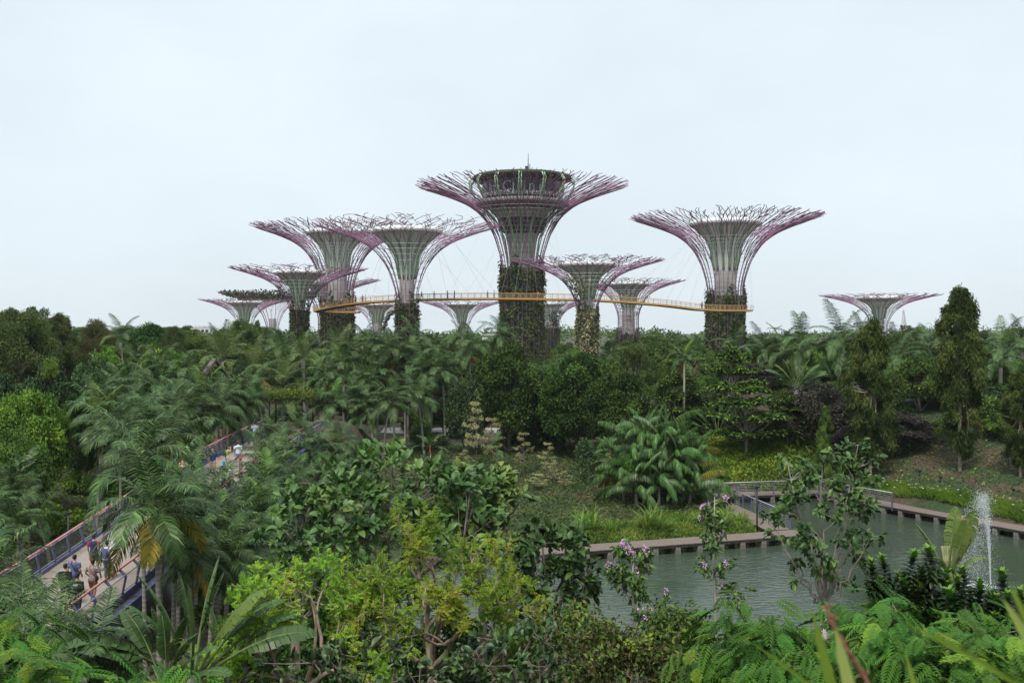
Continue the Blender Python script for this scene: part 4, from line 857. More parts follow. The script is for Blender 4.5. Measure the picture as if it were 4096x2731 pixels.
def bunch_mesh(name, r, n, seed, down=1.0):
    nr = np.random.default_rng(seed); mb = MB()
    for k in range(n):
        a = nr.uniform(0, 2 * PI); e = nr.uniform(-.9, .5); p = np.zeros(3); d = np.array([math.cos(a) * math.cos(e), math.sin(a) * math.cos(e), math.sin(e)]); pts = [p]
        for j in range(4): d = nrm(d + [0, 0, -.28 * down] + nr.normal(0, .12, 3)); pts.append(pts[-1] + d * r / 4)
        mb.tube(pts, [.014, .012, .009, .006, .004], 3, cap=False)
        for j in (2, 3):
            for s in range(2): q = pts[j] + nrm(d + nr.normal(0, .8, 3)) * r * .3; mb.tube([pts[j], q], [.009, .005], 3, cap=False)
    return mb
BUNCH = {k: bunch_mesh('b', .75, 46, i).mesh('fruit_cluster', MAT[m]) for i, (k, m) in enumerate((('orange', 'orange_fruit'), ('pale', 'fruit_pale')))}
def palm(kind, u, v, d, label, group=None, nf=15, s=1.0, tr=.085, yellow=0, fruit=None, light=0, lean=0, shaft=True, name='palm_tree', crown_only=False, dead=0, trunk_mat='palm_trunk', els=None, x=None, z=None):
    if group and fruit: label += ', orange fruit stalks'
    elif group and light: label += ' with light green new fronds'
    elif group and yellow: label += ' with one yellowing frond'
    rg = _rg; s *= rg.uniform(.86, 1.14) if group else 1.0; lean += rg.uniform(-.7, .7) if group else 0
    X = ux(u, d) if x is None else x; cz = vz(v, d) if z is None else z
    bx, by = X + rg.uniform(-.3, .3) - lean, d + rg.uniform(-.2, .2); gz = hz(bx, by)
    r = thing(name, label, 'palm', (bx, by, gz), 0, group); top = Vector((X - bx, d - by, cz - gz))
    mb = MB(); mb.tube([(0, 0, -.5), (0, 0, .1), (top.x * .35, top.y * .35, top.z * .5), tuple(top * .97)], [tr * 1.6, tr * 1.25, tr, tr * .9], 8); mb.build('trunk', MAT[trunk_mat], r)
    if shaft:
        m2 = 'red_shaft' if kind == 'sealing' else 'palm_green'; mb = MB(); k = .9 * s if kind != 'sealing' else .55 * s
        mb.tube([tuple(top - Vector((0, 0, k))), tuple(top - Vector((0, 0, k * .8))), tuple(top - Vector((0, 0, k * .3))), tuple(top + Vector((0, 0, .12)))], [tr * 1.02, tr * 1.45, tr * 1.15, tr * .6], 8); mb.build('crownshaft', MAT[m2], r)
    a = rg.uniform(0, 6.28)
    for i in range(nf):
        f = (i + .5) / nf; lv = min(5, int(f * 6)) if els is None else els[i % len(els)]
        a += 2.4 + rg.uniform(-.25, .25)
        o = inst('frond', FR[kind, lv, rg.randrange(2)], r, tuple(top + Vector((0, 0, (.5 - f) * .25 * s))), (R(rg.uniform(-9, 9)), R(rg.uniform(-7, 7)), a), s * rg.uniform(.88, 1.1))
        mm = None
        if i >= nf - yellow: mm = 'palm_yellow'
        elif i >= nf - yellow - dead: mm = 'palm_dead'
        elif i < light: mm = 'palm_light'
        if mm: o.material_slots[0].link = 'OBJECT'; o.material_slots[0].material = LM[mm]
    if fruit:
        for q in range(2): inst('fruit_cluster', BUNCH[fruit], r, tuple(top + Vector((0, 0, -.85 * s))), (0, 0, rg.uniform(0, 6)), s * rg.uniform(.85, 1.15))
    return r

# ------------------------------------------------------------------ blade clumps (reeds, pandan), paddles
def blade_clump(n, L_, wd, spread, seed, arch=1.0, segs=5):
    nr = np.random.default_rng(seed); mb = MB()
    for k in range(n):
        a = nr.uniform(0, 2 * PI); e = PI / 2 - spread * nr.uniform(.05, 1); l = L_ * nr.uniform(.6, 1.15); p = np.array([nr.normal(0, .12), nr.normal(0, .12), -.1]) * max(1, L_ * .5); P = [p]; E = [e]
        for j in range(segs): p = p + np.array([math.cos(a) * math.cos(e), math.sin(a) * math.cos(e), math.sin(e)]) * l / segs; P.append(p); e -= arch * nr.uniform(.7, 1.3) * (j + 1) / segs * .55
        sd = np.array([-math.sin(a), math.cos(a), nr.normal(0, .25)]); wk = np.array([.6, 1, 1, .8, .5, .06])[:segs + 1]
        V = np.concatenate([[q - sd * wd * .5 * w_, q + sd * wd * .5 * w_] for q, w_ in zip(P, wk)]); mb.add(V, [[2 * j, 2 * j + 1, 2 * j + 3, 2 * j + 2] for j in range(segs)], 0, float(np.clip(nr.normal(.5, .22), 0, 1)))
    return mb
def paddle_mesh(name, pet, bl, bw, el, curl, seed, torn=.3, mat='paddle'):
    """long-stalked banana-like leaf with a split blade"""
    nr = np.random.default_rng(seed); mb = MB(); S = 26; s = np.linspace(0, 1, S); e = el - curl * s ** 2; T = pet + bl
    bx = np.concatenate([[0], np.cumsum(np.cos(e[:-1]))]) * T / (S - 1); bz = np.concatenate([[0], np.cumsum(np.sin(e[:-1]))]) * T / (S - 1)
    mb.tube(np.stack([bx, 0 * bx, bz], 1)[::3], np.interp(s[::3], [0, pet / T, 1], [.06, .04, .008]), 5, mat=1)
    f0 = pet / T; n = 15
    for sd in (-1, 1):
        fa = f0
        for k in range(n):
            fb = f0 + (1 - f0) * (k + 1) / n; gap = torn * nr.uniform(0, 1) ** 2 * (fb - fa)
            q = np.array([fa, fb - gap]); wv = bw * .5 * np.interp((q - f0) / (1 - f0), [0, .1, .35, .7, .92, 1], [.12, .7, 1, .92, .5, .05]); px = np.interp(q, s, bx); pz = np.interp(q, s, bz); ee = np.interp(q, s, e)
            dr = -.12 - .5 * nr.uniform(0, 1) * torn * 2; lift = .25 + nr.normal(0, .05)
            V = []
            for i in range(2): V += [(px[i], 0, pz[i]), (px[i] + .1 * wv[i], sd * wv[i] * .55, pz[i] + lift * wv[i] * .55), (px[i] + .22 * wv[i], sd * wv[i], pz[i] + lift * wv[i] * .5 + dr * wv[i] * .5)]
            mb.add(V, [[0, 1, 4, 3], [1, 2, 5, 4]], 0, float(np.clip(.5 + nr.normal(0, .12), 0, 1))); fa = fb
    return mb.mesh(name, [LM[mat], MAT['green_stem']])
PAD = [paddle_mesh('paddle_leaf', 1.35, 2.2, .92, R(e), R(c), i, .3) for i, (e, c) in enumerate(((88, 15), (78, 30), (66, 45), (54, 55), (40, 60)))]
def traveller(u, v, d, label, s=1.0, plane=0.0, n=13, light=(), name='travellers_palm', group=None, span=62):
    X = ux(u, d); gz = hz(X, d); z0 = vz(v, d); r = thing(name, label, 'plant', (X, d, gz), plane, group)
    mb = MB(); mb.tube([(0, 0, -.5), (0, 0, max(.2, z0 - gz) + .1)], [.2 * s, .16 * s], 8); mb.build('stem', MAT['palm_trunk'], r)
    for i in range(n):
        a = (i / (n - 1) - .5) * 2; el = 90 - abs(a) * span; k = min(4, int(abs(a) * 5))
        o = inst('leaf', PAD[k], r, (a * .15, 0, z0 - gz), (R(_rg.uniform(-25, 25)), R(_rg.uniform(-5, 5)), (0 if a > 0 else PI) + R(_rg.uniform(-16, 16))), s * _rg.uniform(.85, 1.12))
        if i in light: o.material_slots[0].link = 'OBJECT'; o.material_slots[0].material = LM['paddle_light']
    return r
# ------------------------------------------------------------------ far wood: one mass beyond the grove
nr = np.random.default_rng(55); mb = MB(); K = 900
fx = nr.uniform(-420, 420, K); fy = nr.uniform(320, 620, K); ft = 12.9 + 1.8 * np.sin(fx * .045) * np.sin(fx * .013 + 1) + nr.uniform(-1.6, 1.2, K)
for k in range(2): pass
C = np.stack([np.repeat(fx, 4) + nr.normal(0, 2.2, K * 4), np.repeat(fy, 4) + nr.normal(0, 2, K * 4), np.repeat(ft, 4) - np.abs(nr.normal(0, 2.3, K * 4))], 1)
N = len(C); lp = 21; d = nr.normal(0, 1, (N * lp, 3)); d[:, 2] += .3; d = nrm(d); P = np.repeat(C, lp, 0) + d * nr.uniform(1.2, 2.6, (N * lp, 1)) * [1, 1, .8]; Ls = nr.uniform(.7, 1.5, N * lp)
mb.leaves(P, nr.normal(0, 1, (N * lp, 3)), d + nr.normal(0, .4, (N * lp, 3)) + [0, 0, .4], Ls, Ls * .75, np.clip(np.repeat(nr.uniform(0, .8, N), lp) + nr.normal(0, .12, N * lp), 0, 1))
tag(mb.build('far_woodland', LM['bluish']), 'far hazy green woodland along the horizon', 'woodland', kind='stuff')

# ------------------------------------------------------------------ trees behind and between the supertrees (130-300 m)
SKY_U = [-300, 0, 100, 180, 280, 480, 560, 680, 760, 960, 1060, 1200, 1330, 1420, 1560, 1720, 1800, 1980, 2060, 2190, 2260, 2300, 2420, 2480, 2560, 2700, 2780, 2830, 2960, 3000, 3120, 3200, 3420, 3480, 3560, 3650, 3760, 4096, 4500]
SKY_V = [1230, 1240, 1235, 1290, 1305, 1300, 1290, 1290, 1302, 1290, 1300, 1345, 1360, 1340, 1335, 1372, 1335, 1345, 1400, 1410, 1385, 1365, 1450, 1345, 1330, 1325, 1338, 1432, 1432, 1345, 1338, 1345, 1330, 1345, 1345, 1315, 1310, 1330, 1330]
rg = random.Random(5)
kinds_far = [('dense', 'mid'), ('dense', 'bluish'), ('vase', 'bluish'), ('dense', 'olive'), ('fine', 'mid'), ('dense', 'mid'), ('vase', 'mid')]
lab_far = {('dense', 'mid'): 'round green tree in the woods behind the palm belt', ('dense', 'bluish'): 'grey green round tree in the woods around the supertree trunks', ('vase', 'bluish'): 'flat topped grey green tree rising out of the far woods', ('dense', 'olive'): 'dull olive round tree in the woods behind the palm belt', ('fine', 'mid'): 'fine leaved green tree in the woods behind the palm belt', ('vase', 'mid'): 'flat topped fresh green tree rising out of the far woods'}
for row, (d0, d1, n, drop) in enumerate(((250, 300, 46, 0), (200, 235, 40, 14), (160, 190, 40, 30), (130, 150, 42, 52))):
    for i in range(n):
        u = -150 + 4400 * (i + rg.uniform(.1, .9)) / n; d = rg.uniform(d0, d1); top = np.interp(u, SKY_U, SKY_V) + drop * rg.uniform(.5, 1.3) + rg.uniform(0, 26)
        for uu, dd, ww in ((2088, 242, 130), (2901, 245, 115), (1351, 270, 110), (1628, 205, 80), (2349, 198, 75), (1198, 222, 70)):   # keep clear of the trunks
            if abs(u - uu) < ww and abs(d - dd) < 9: d = dd + 12
            if abs(u - uu) < ww and d < dd: top = max(top, np.interp(uu, SKY_U, SKY_V) + 8)
        kd = rg.choice(kinds_far); wpx = rg.uniform(8, 12) * F / d
        tree(kd[0], kd[1], u, top, d, wpx, lab_far[kd], 'trees in the woods around the supertrees: ' + kd[0] + ' ' + kd[1])
# ------------------------------------------------------------------ named trees, left side
T = tree
T('fine', 'olive', 75, 1228, 108, 300, 'big olive green fine leaved tree on the left skyline')
T('vase', 'bluish', 95, 1205, 142, 260, 'open grey green tree with upright sprays above the left skyline', v=0)
T('column', 'olive', 240, 1262, 114, 150, 'narrow olive tree standing clear on the left skyline')
T('fine', 'brown', 382, 1272, 125, 150, 'brown tinged olive tree next to the narrow olive tree')
T('dense', 'dense', 600, 1284, 150, 200, 'large round dark green tree on the left skyline')
T('fine', 'olive', 700, 1300, 135, 130, 'yellowing olive tree beside the large round dark tree')
T('vase', 'bluish', 705, 1278, 230, 190, 'layered flat crowned tree rising over the left treeline', v=1)
T('dense', 'mid', 975, 1268, 150, 130, 'bushy green tree in front of the far left supertree')
T('dense', 'bluish', 1030, 1285, 165, 80, 'small rounded tree beside the bushy tree below the far left supertree')
T('bush', 'lime', 600, 1372, 104, 150, 'bright yellow green crown among the left trees', cat='tree', name='broadleaf_tree')
T('dense', 'bright', 690, 1385, 106, 160, 'fresh green rounded tree beside the yellow green crown')
T('dense', 'bright', 430, 1385, 110, 150, 'fresh green tree below the brown tinged tree')
T('mag', 'glossy', 195, 1432, 80, 170, 'dark glossy leaved tree with a light green creeper on top')
T('mag', 'glossy', 372, 1424, 84, 190, 'tall dark glossy leaved tree beside the creeper topped one')
T('mag', 'glossy', 580, 1402, 86, 120, 'narrow dark glossy leaved tree with pale new leaves')
T('mag', 'glossy', 780, 1480, 84, 150, 'low glossy leaved tree in front of the gable roof')
T('mag', 'glossy', 960, 1430, 86, 115, 'rounded glossy leaved tree right of the gable roof')
T('bush', 'bright', 200, 1428, 79, 70, 'light green creeper spread over the dark glossy tree', cat='creeper', name='creeper', base_z=vz(1520, 79))
T('dense', 'bright', 95, 1545, 66, 300, 'bright green leafy tree at the foot of the dark glossy trees')
T('dense', 'mid', 50, 1705, 60, 260, 'olive green spreading tree below the bright green tree')
T('fine', 'mid', 640, 1450, 92, 130, 'small tree with orange tinted shoots among the left trees')
T('dense', 'dense', 310, 1560, 74, 200, 'dark tree in the hollow left of the bridge palms')
T('mag', 'glossy', -20, 1480, 82, 220, 'dark broad tree cut by the frame edge beside the olive tree')
# ------------------------------------------------------------------ centre
T('dense', 'dense', 2035, 1375, 100, 310, 'massive dark green tree in front of the tallest supertree', v=0)
T('dense', 'dense', 2310, 1398, 97, 330, 'massive dark green tree beside its twin, deep shade below', v=1)
T('dense', 'dense', 2480, 1470, 93, 270, 'dark green tree overhanging the big clumping palm', v=2)
T('dense', 'mid', 2300, 1390, 112, 160, 'lighter green crown rising behind the massive dark pair')
T('mag', 'glossy', 1870, 1500, 98, 170, 'glossy dark tree between the palm cluster and the massive pair')
T('dense', 'dense', 1780, 1590, 112, 160, 'deep green tree in the shade behind the slim palm trunks')
T('dense', 'dense', 1480, 1600, 124, 260, 'dark tree filling the gap beyond the shaded path')
T('dense', 'dense', 2190, 1590, 104, 200, 'dark low branching tree shading the pale wall')
T('vase', 'olive', 2535, 1312, 101, 190, 'slender tree on twin pale trunks with layered crown', v=1)
T('vase', 'olive', 2590, 1420, 99, 210, 'layered olive tree beside the twin pale trunks', v=0)
T('dense', 'mid', 2610, 1360, 150, 190, 'soft green tree behind the layered slender tree')
T('dense', 'mid', 2262, 1372, 188, 150, 'round tree in the gap between the tallest trunk and the cream speckled one')
T('dense', 'bluish', 2430, 1400, 165, 130, 'blue green tree between the cream speckled trunk and the slender tree')
T('rosette', 'mid', 2700, 1500, 97, 220, 'glossy rosette leaved tree behind the clumping palm')
T('rosette', 'mid', 2930, 1398, 96, 230, 'upper rosette leaved tree with forked pale trunk below the skyway end', v=0)
T('rosette', 'mid', 2985, 1530, 89, 300, 'tiered rosette leaved tree above the ginger bed', v=1)
T('rosette', 'mid', 3150, 1575, 90, 190, 'rosette leaved tree in front of the dark purple tree')
T('dense', 'purple', 2995, 1450, 106, 220, 'small dark purple leaved tree behind the upper rosette tree')
T('dense', 'purple', 3285, 1512, 90, 300, 'large dark purple leaved tree left of the feathery column', v=1)
T('dense', 'purple', 3600, 1640, 87, 260, 'dark purple tree between the two feathery columns', v=2)
T('dense', 'purple', 3400, 1700, 86, 200, 'low dark purple tree at the foot of the feathery column', v=0)
T('column', 'feathery', 3482, 1288, 82, 200, 'tall feathery olive column tree with pale trunk', v=0)
T('column', 'feathery', 3842, 1165, 80, 205, 'tallest feathery column tree on the brown bank', v=1)
T('column', 'feathery', 4085, 1480, 76, 160, 'feathery column tree cut by the frame edge on the bank', v=0)
T('column', 'mid', 3300, 1630, 84, 70, 'young weeping column tree in front of the purple trees', v=1)
T('mag', 'mid', 3680, 1420, 96, 230, 'broad leaved tree with large pale edged leaves between the columns', v=0)
T('mag', 'glossy', 3960, 1560, 92, 210, 'dark leafy tree behind the tallest column tree')
T('dense', 'bright', 3290, 1380, 128, 170, 'yellow green tree behind the royal palms')
T('dense', 'lime', 3570, 1440, 118, 120, 'yellowish tree between the lone palm and the feathery column')
T('dense', 'bluish', 3650, 1305, 170, 230, 'rounded tree on the skyline right of the lone supertree')
T('dense', 'bright', 4050, 1640, 84, 170, 'fresh green leafy mound at the right edge of the bank')
T('dense', 'mid', 4000, 1420, 105, 200, 'green tree behind the grey trunked palm on the right')
T('dense', 'mid', 3130, 1450, 112, 200, 'green tree under the royal palm crowns')
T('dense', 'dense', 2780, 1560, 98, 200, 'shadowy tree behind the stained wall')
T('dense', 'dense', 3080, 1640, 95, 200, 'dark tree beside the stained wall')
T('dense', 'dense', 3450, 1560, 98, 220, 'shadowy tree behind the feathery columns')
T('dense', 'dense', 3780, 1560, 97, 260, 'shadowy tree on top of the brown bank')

for i, (u, v, d, wpx, m) in enumerate(((2450, 1560, 107, 200, 'dense'), (2570, 1520, 108, 190, 'mid'), (2660, 1450, 112, 190, 'mid'), (2760, 1470, 108, 180, 'olive'), (2850, 1500, 106, 170, 'mid'), (2860, 1440, 116, 170, 'bluish'), (3040, 1500, 112, 180, 'mid'), (3200, 1490, 108, 170, 'dense'), (3350, 1460, 112, 190, 'mid'), (3450, 1430, 118, 190, 'bluish'), (3760, 1430, 114, 200, 'mid'), (3900, 1440, 112, 190, 'olive'), (4080, 1480, 104, 180, 'mid'), (2700, 1610, 100, 190, 'dense'), (2900, 1640, 99, 160, 'dense'), (2620, 1640, 97, 180, 'glossy'))):
    T('dense' if i % 3 else 'mag', m, u, v, d, wpx, '%s tree filling the wood between the clumping palm and the brown bank' % {'dense': 'dark green', 'mid': 'mid green', 'olive': 'olive green', 'bluish': 'grey green', 'glossy': 'glossy dark'}[m], 'trees between the clumping palm and the bank, ' + m)
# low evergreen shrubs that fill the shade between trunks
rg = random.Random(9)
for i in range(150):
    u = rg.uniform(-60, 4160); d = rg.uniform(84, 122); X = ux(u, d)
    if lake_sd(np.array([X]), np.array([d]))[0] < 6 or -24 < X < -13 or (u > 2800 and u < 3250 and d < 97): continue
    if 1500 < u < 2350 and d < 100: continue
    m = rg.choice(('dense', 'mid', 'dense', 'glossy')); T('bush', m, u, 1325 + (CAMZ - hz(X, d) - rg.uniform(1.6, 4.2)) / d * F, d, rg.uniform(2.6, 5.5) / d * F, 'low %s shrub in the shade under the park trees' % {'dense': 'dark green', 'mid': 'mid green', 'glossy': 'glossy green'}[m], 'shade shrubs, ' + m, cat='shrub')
for i in range(46):
    d = rg.uniform(50, 84); X = rg.uniform(-46, -23); 
    m = rg.choice(('dense', 'mid', 'bright')); T('bush', m, 0, 1325 + (CAMZ - hz(X, d) - rg.uniform(.9, 2.4)) / d * F, d, rg.uniform(2.0, 4.0) / d * F, 'leafy %s shrub on the slope left of the footbridge' % {'dense': 'dark green', 'mid': 'mid green', 'bright': 'light green'}[m], 'slope shrubs, ' + m, cat='shrub', x=X)
for i in range(40):
    d = rg.uniform(46, 86); X = rg.uniform(-14.5, -2) if d > 60 else rg.uniform(-14.5, -8)
    m = rg.choice(('dense', 'mid')); T('bush', m, 0, 1325 + (CAMZ - hz(X, d) - rg.uniform(.8, 2.0)) / d * F, d, rg.uniform(1.8, 3.4) / d * F, '%s shrub under the palms right of the footbridge' % {'dense': 'dark green', 'mid': 'mid green'}[m], 'shrubs under the bridge palms, ' + m, cat='shrub', x=X)

# ------------------------------------------------------------------ palms
pl = [(1300, 1505), (1400, 1425), (1470, 1520), (1560, 1405), (1640, 1430), (1705, 1500), (1620, 1560), (1480, 1640), (1330, 1620), (1420, 1590), (1770, 1490), (1530, 1490), (1360, 1470), (1670, 1590), (1560, 1610), (1250, 1560), (1740, 1420), (1490, 1380)]
for i, (u, v) in enumerate(pl):
    palm('manila', u, v, 96 + (1650 - v) * .06 + _rg.uniform(-3, 3), 'dark feather palm in the cluster by the shaded path', 'palms clustered by the shaded path', nf=20, s=1.3, fruit='orange' if i % 3 == 0 else None, tr=.1, yellow=0, light=1 if i % 4 == 0 else 0)
for u, v, d, s in ((1885, 1385, 122, 1.5), (1840, 1345, 140, 1.5), (2000, 1335, 136, 1.6), (1200, 1400, 128, 1.4), (1120, 1400, 138, 1.4), (1340, 1375, 140, 1.3), (1660, 1360, 135, 1.4), (1450, 1350, 142, 1.3)):
    palm('manila', u, v, d, 'feather palm standing up behind the dense palm cluster', 'palms behind the dense cluster', nf=16, s=s, fruit='orange' if u == 1885 else None)
for u, v, d, s, lb in ((890, 1440, 112, 1.05, 'tall arching coconut palm above the gable roof'), (1130, 1545, 103, 1.1, 'wide coconut palm with a brown nut cluster'), (1370, 1440, 118, 1.0, 'coconut palm behind the palm cluster in front of the skyway hairpin'), (1215, 1435, 124, .9, 'coconut palm between the skyway hairpin and its wide neighbour'), (1010, 1500, 100, .9, 'yellowing coconut palm right of the gable roof')):
    palm('coco', u, v, d, lb, nf=18, s=s, tr=.16, shaft=False, fruit='orange' if u == 1130 else None, yellow=3 if u == 1010 else 0)
palm('royal', 485, 1352, 119, 'small dark palm between the left skyline trees', nf=14, s=1.0)
for i, (u, v, d) in enumerate(((500, 1545, 80), (560, 1500, 84), (640, 1580, 76), (700, 1650, 70), (820, 1580, 76), (900, 1590, 78), (965, 1565, 82), (1015, 1550, 84), (420, 1690, 66), (480, 1760, 61), (590, 1700, 66), (690, 1750, 63), (760, 1660, 72), (870, 1660, 73), (540, 1640, 70), (390, 1620, 72), (640, 1480, 90), (760, 1500, 90), (980, 1620, 80), (440, 1580, 78))):
    palm('manila', u, v, d, 'drooping feather palm massed left of the footbridge', 'palms along the left side of the bridge', nf=19, s=1.22, light=2 if i in (1, 4, 8) else 0, fruit='orange' if i in (5, 12) else None, yellow=1 if i in (9, 11) else 0)
for i, (u, v, d) in enumerate(((800, 2060, 42), (870, 2140, 40), (980, 2060, 46), (1065, 1935, 54), (1110, 1830, 62), (1250, 1800, 66), (1350, 1790, 70), (1420, 1900, 60), (930, 2130, 42), (1040, 2080, 46), (920, 2240, 38), (1180, 1940, 56), (1080, 1740, 76), (1320, 1900, 64), (760, 2240, 36), (1010, 2230, 42), (1200, 1730, 78), (735, 1990, 44.5), (775, 2020, 46), (715, 2110, 41), (850, 2040, 46), (665, 1980, 40), (1130, 1790, 66), (1030, 1990, 50), (1060, 1860, 58))):
    palm('manila', u, v, d, 'glossy feather palm right of the footbridge', 'palms along the right side of the bridge', nf=21, s=1.0, light=2 if i in (3, 9) else 0, yellow=1 if i in (2, 10, 14) else 0, lean=.6 if i == 7 else 0)
palm('manila', 618, 2050, 33.5, 'leaning feather palm with yellowing lower fronds and pale flower cluster beside the bridge rail', nf=20, s=1.22, tr=.085, yellow=3, fruit='pale', lean=-.2)
palm('manila', 560, 1850, 39, 'feather palm crown standing over the bridge deck', nf=20, s=1.15, tr=.08)
for u, v, d, s, lb in ((-40, 2345, 25, .85, 'feather palm drooping over the near end of the bridge'), (190, 2600, 21, .78, 'bushy feather palm below the near bridge rail'), (60, 2690, 17, .6, 'dark feather palm in the near left corner'), (380, 2640, 20, .62, 'low feather palm beside the big paddle leaves'), (70, 2520, 23, .75, 'feather palm between the bridge end and the feathery sprays')):
    palm('manila', u, v, d, lb, nf=22, s=s)
for u, v, d, s in ((30, 1990, 56, .95), (100, 2010, 56, .9), (-40, 2060, 52, 1.0), (145, 2070, 55, .8), (50, 2100, 52, .9)):
    palm('manila', u, v, d, 'feather palm in the thicket left of the near bridge rail', 'palms left of the near bridge rail', nf=16, s=s, yellow=1 if u in (145, 50) else 0)
# royal palms on the right
for u, v, d, s, lb in ((2945, 1395, 124, 1.15, 'royal palm beside the trunk that carries the skyway end'), (3060, 1400, 118, 1.1, 'royal palm second along the row from the skyway end'), (3128, 1405, 116, 1.1, 'royal palm with bright new spear leaf'), (3200, 1385, 108, 1.3, 'tall royal palm with clear grey trunk'), (3365, 1370, 106, 1.45, 'largest royal palm in front of the lone supertree'), (3585, 1430, 102, 1.2, 'drooping royal palm between the feathery columns'), (3720, 1400, 104, 1.2, 'royal palm with light green crown behind the columns'), (3440, 1335, 130, 1.1, 'small royal palm just under the lone supertree'), (4005, 1425, 97, 1.25, 'royal palm with long grey trunk on the bank'), (4085, 1365, 112, 1.2, 'dark stiff palm at the right frame edge')):
    palm('royal', u, v, d, lb, nf=15, s=s, tr=.19, light=1 if u in (3128, 3720, 4005) else 0, trunk_mat='palm_trunk')
palm('royal', 2738, 1440, 95, 'single palm with umbrella of arching fronds and thin ringed trunk', nf=17, s=.62, tr=.1, dead=2, light=3, shaft=False)
# clumping palm by the lake
def clump_palm():
    X, Y = ux(2640, 77), 77.0; gz = hz(X, Y); r = thing('clumping_palm', 'huge clumping palm with arching fronds down to the ground by the lake', 'palm', (X, Y, gz)); rg = random.Random(31)
    for k in range(22):
        a = k * 2.4; q = .3 + 2.9 * (k / 22) ** .7; px, py = q * math.cos(a), q * math.sin(a) * .7; h = (7.2 - 1.9 * q) * rg.uniform(.4, 1.05); mb = MB(); mb.tube([(px, py, -.4), (px * 1.05, py * 1.05, h)], [.14, .11], 6); mb.build('stem', MAT['palm_trunk'], r); aa = rg.uniform(0, 6.28)
        for i in range(13):
            aa += 2.4 + rg.uniform(-.3, .3); lv = min(5, int((i + .5) / 13 * 6)); o = inst('frond', FR['arenga', lv, rg.randrange(2)], r, (px * 1.05, py * 1.05, h), (R(rg.uniform(-10, 10)), R(rg.uniform(-6, 6)), aa), rg.uniform(.64, .98))
            if rg.random() < .03: o.material_slots[0].link = 'OBJECT'; o.material_slots[0].material = LM['palm_yellow']
clump_palm()
for u, v, d, lb in ((1720, 1785, 84, 'orange stemmed palm with split crown on the slope'), (1745, 1880, 80, 'orange stemmed palm below its neighbour on the slope'), (1985, 1790, 86, 'yellow green orange stemmed palm among cream tiered trees'), (2440, 1800, 82, 'red stemmed palm against the dark trees'), (2462, 1850, 80, 'shorter red stemmed palm by the clumping palm'), (2425, 1900, 79, 'red stemmed palm low beside the clumping palm'), (75, 1900, 58, 'small orange stemmed palm on the left slope'), (115, 1905, 58, 'orange stemmed palm next to its twin on the left slope')):
    palm('sealing', u, v, d, lb, nf=8, s=1.25, tr=.05, name='sealing_wax_palm')
# cream tiered trees
for u, v, d, wpx, lb in ((1905, 1600, 92, 130, 'cream tiered tree under the massive dark tree'), (1965, 1665, 90, 150, 'dull cream tiered tree with wide flat top on the slope'), (1855, 1795, 86, 110, 'cream tiered tree below the orange stemmed palms'), (2095, 1725, 88, 110, 'upright cream tiered tree above the ground cover'), (2190, 1765, 86, 100, 'cream tiered tree leaning out of the dark shade'), (2150, 1890, 82, 115, 'palest cream tiered tree low on the slope'), (2255, 1880, 82, 90, 'dull cream tiered tree with thin stem near the shade'), (2020, 1890, 82, 90, 'cream tiered tree behind the big leaved tree'), (2215, 1835, 84, 80, 'small cream tiered tree beside the palest one')):
    T('tier', 'cream', u, v, d, wpx, lb, name='tiered_tree')
# travellers palms behind
traveller(3185, 1560, 97, 'fan shaped palm with yellow ribs between purple trees', s=1.0, n=13, light=(3, 4, 5, 6, 7, 8))
traveller(2870, 1750, 94, 'dark fan of long paddle leaves in front of the stained wall', s=1.2, n=13)
traveller(3110, 1760, 92, 'dark fan of paddle leaves under the tiered rosette tree', s=1.1, n=11)
# pandan and reed clumps
BC = [blade_clump(70, 2.3, .07, 1.15, 1, 1.1).mesh('blade_tuft', LM['mid']), blade_clump(80, 1.9, .035, .7, 2, 1.0).mesh('reed_tuft', LM['grass']), blade_clump(60, 1.2, .06, 1.0, 3, .9).mesh('blade_tuft', LM['grass'])]
def tuft(k, u, d, s, label, group=None, name='reed_clump', mat=None, cat='reeds'):
    X = ux(u, d); r = inst(name, BC[k], None, (X, d, hz(X, d)), (0, 0, _rg.uniform(0, 6)), s); tag(r, label, cat, group)
    if mat: r.material_slots[0].link = 'OBJECT'; r.material_slots[0].material = LM[mat]
for u, d, s in ((3150, 91, 1.5), (3190, 90, 1.6), (3260, 89, 1.5), (3320, 87, 1.6), (3380, 85.5, 1.3), (3290, 85, 1.1)): tuft(0, u, d, s, 'strap leaved clump arching under the purple trees', 'strap leaved clumps', 'strap_leaf_plant', cat='plant')
for u, d, s in ((2335, 65.5, 1.15), (2360, 66, 1.3), (2380, 65.8, 1.0), (2440, 66.2, .8), (2585, 66.4, 1.1), (2610, 66.6, 1.25), (2640, 66.4, 1.05), (2690, 67, .6), (2560, 67, .7)): tuft(1, u, d, s, 'tall pale reed clump on the grassy shore', 'reed clumps on the shore')
for i in range(16): tuft(1, 2920 + _rg.uniform(-40, 110), _rg.uniform(68.5, 75), _rg.uniform(.5, .85), 'soft reed clump beside the railed boardwalk', 'reeds beside the railed boardwalk')

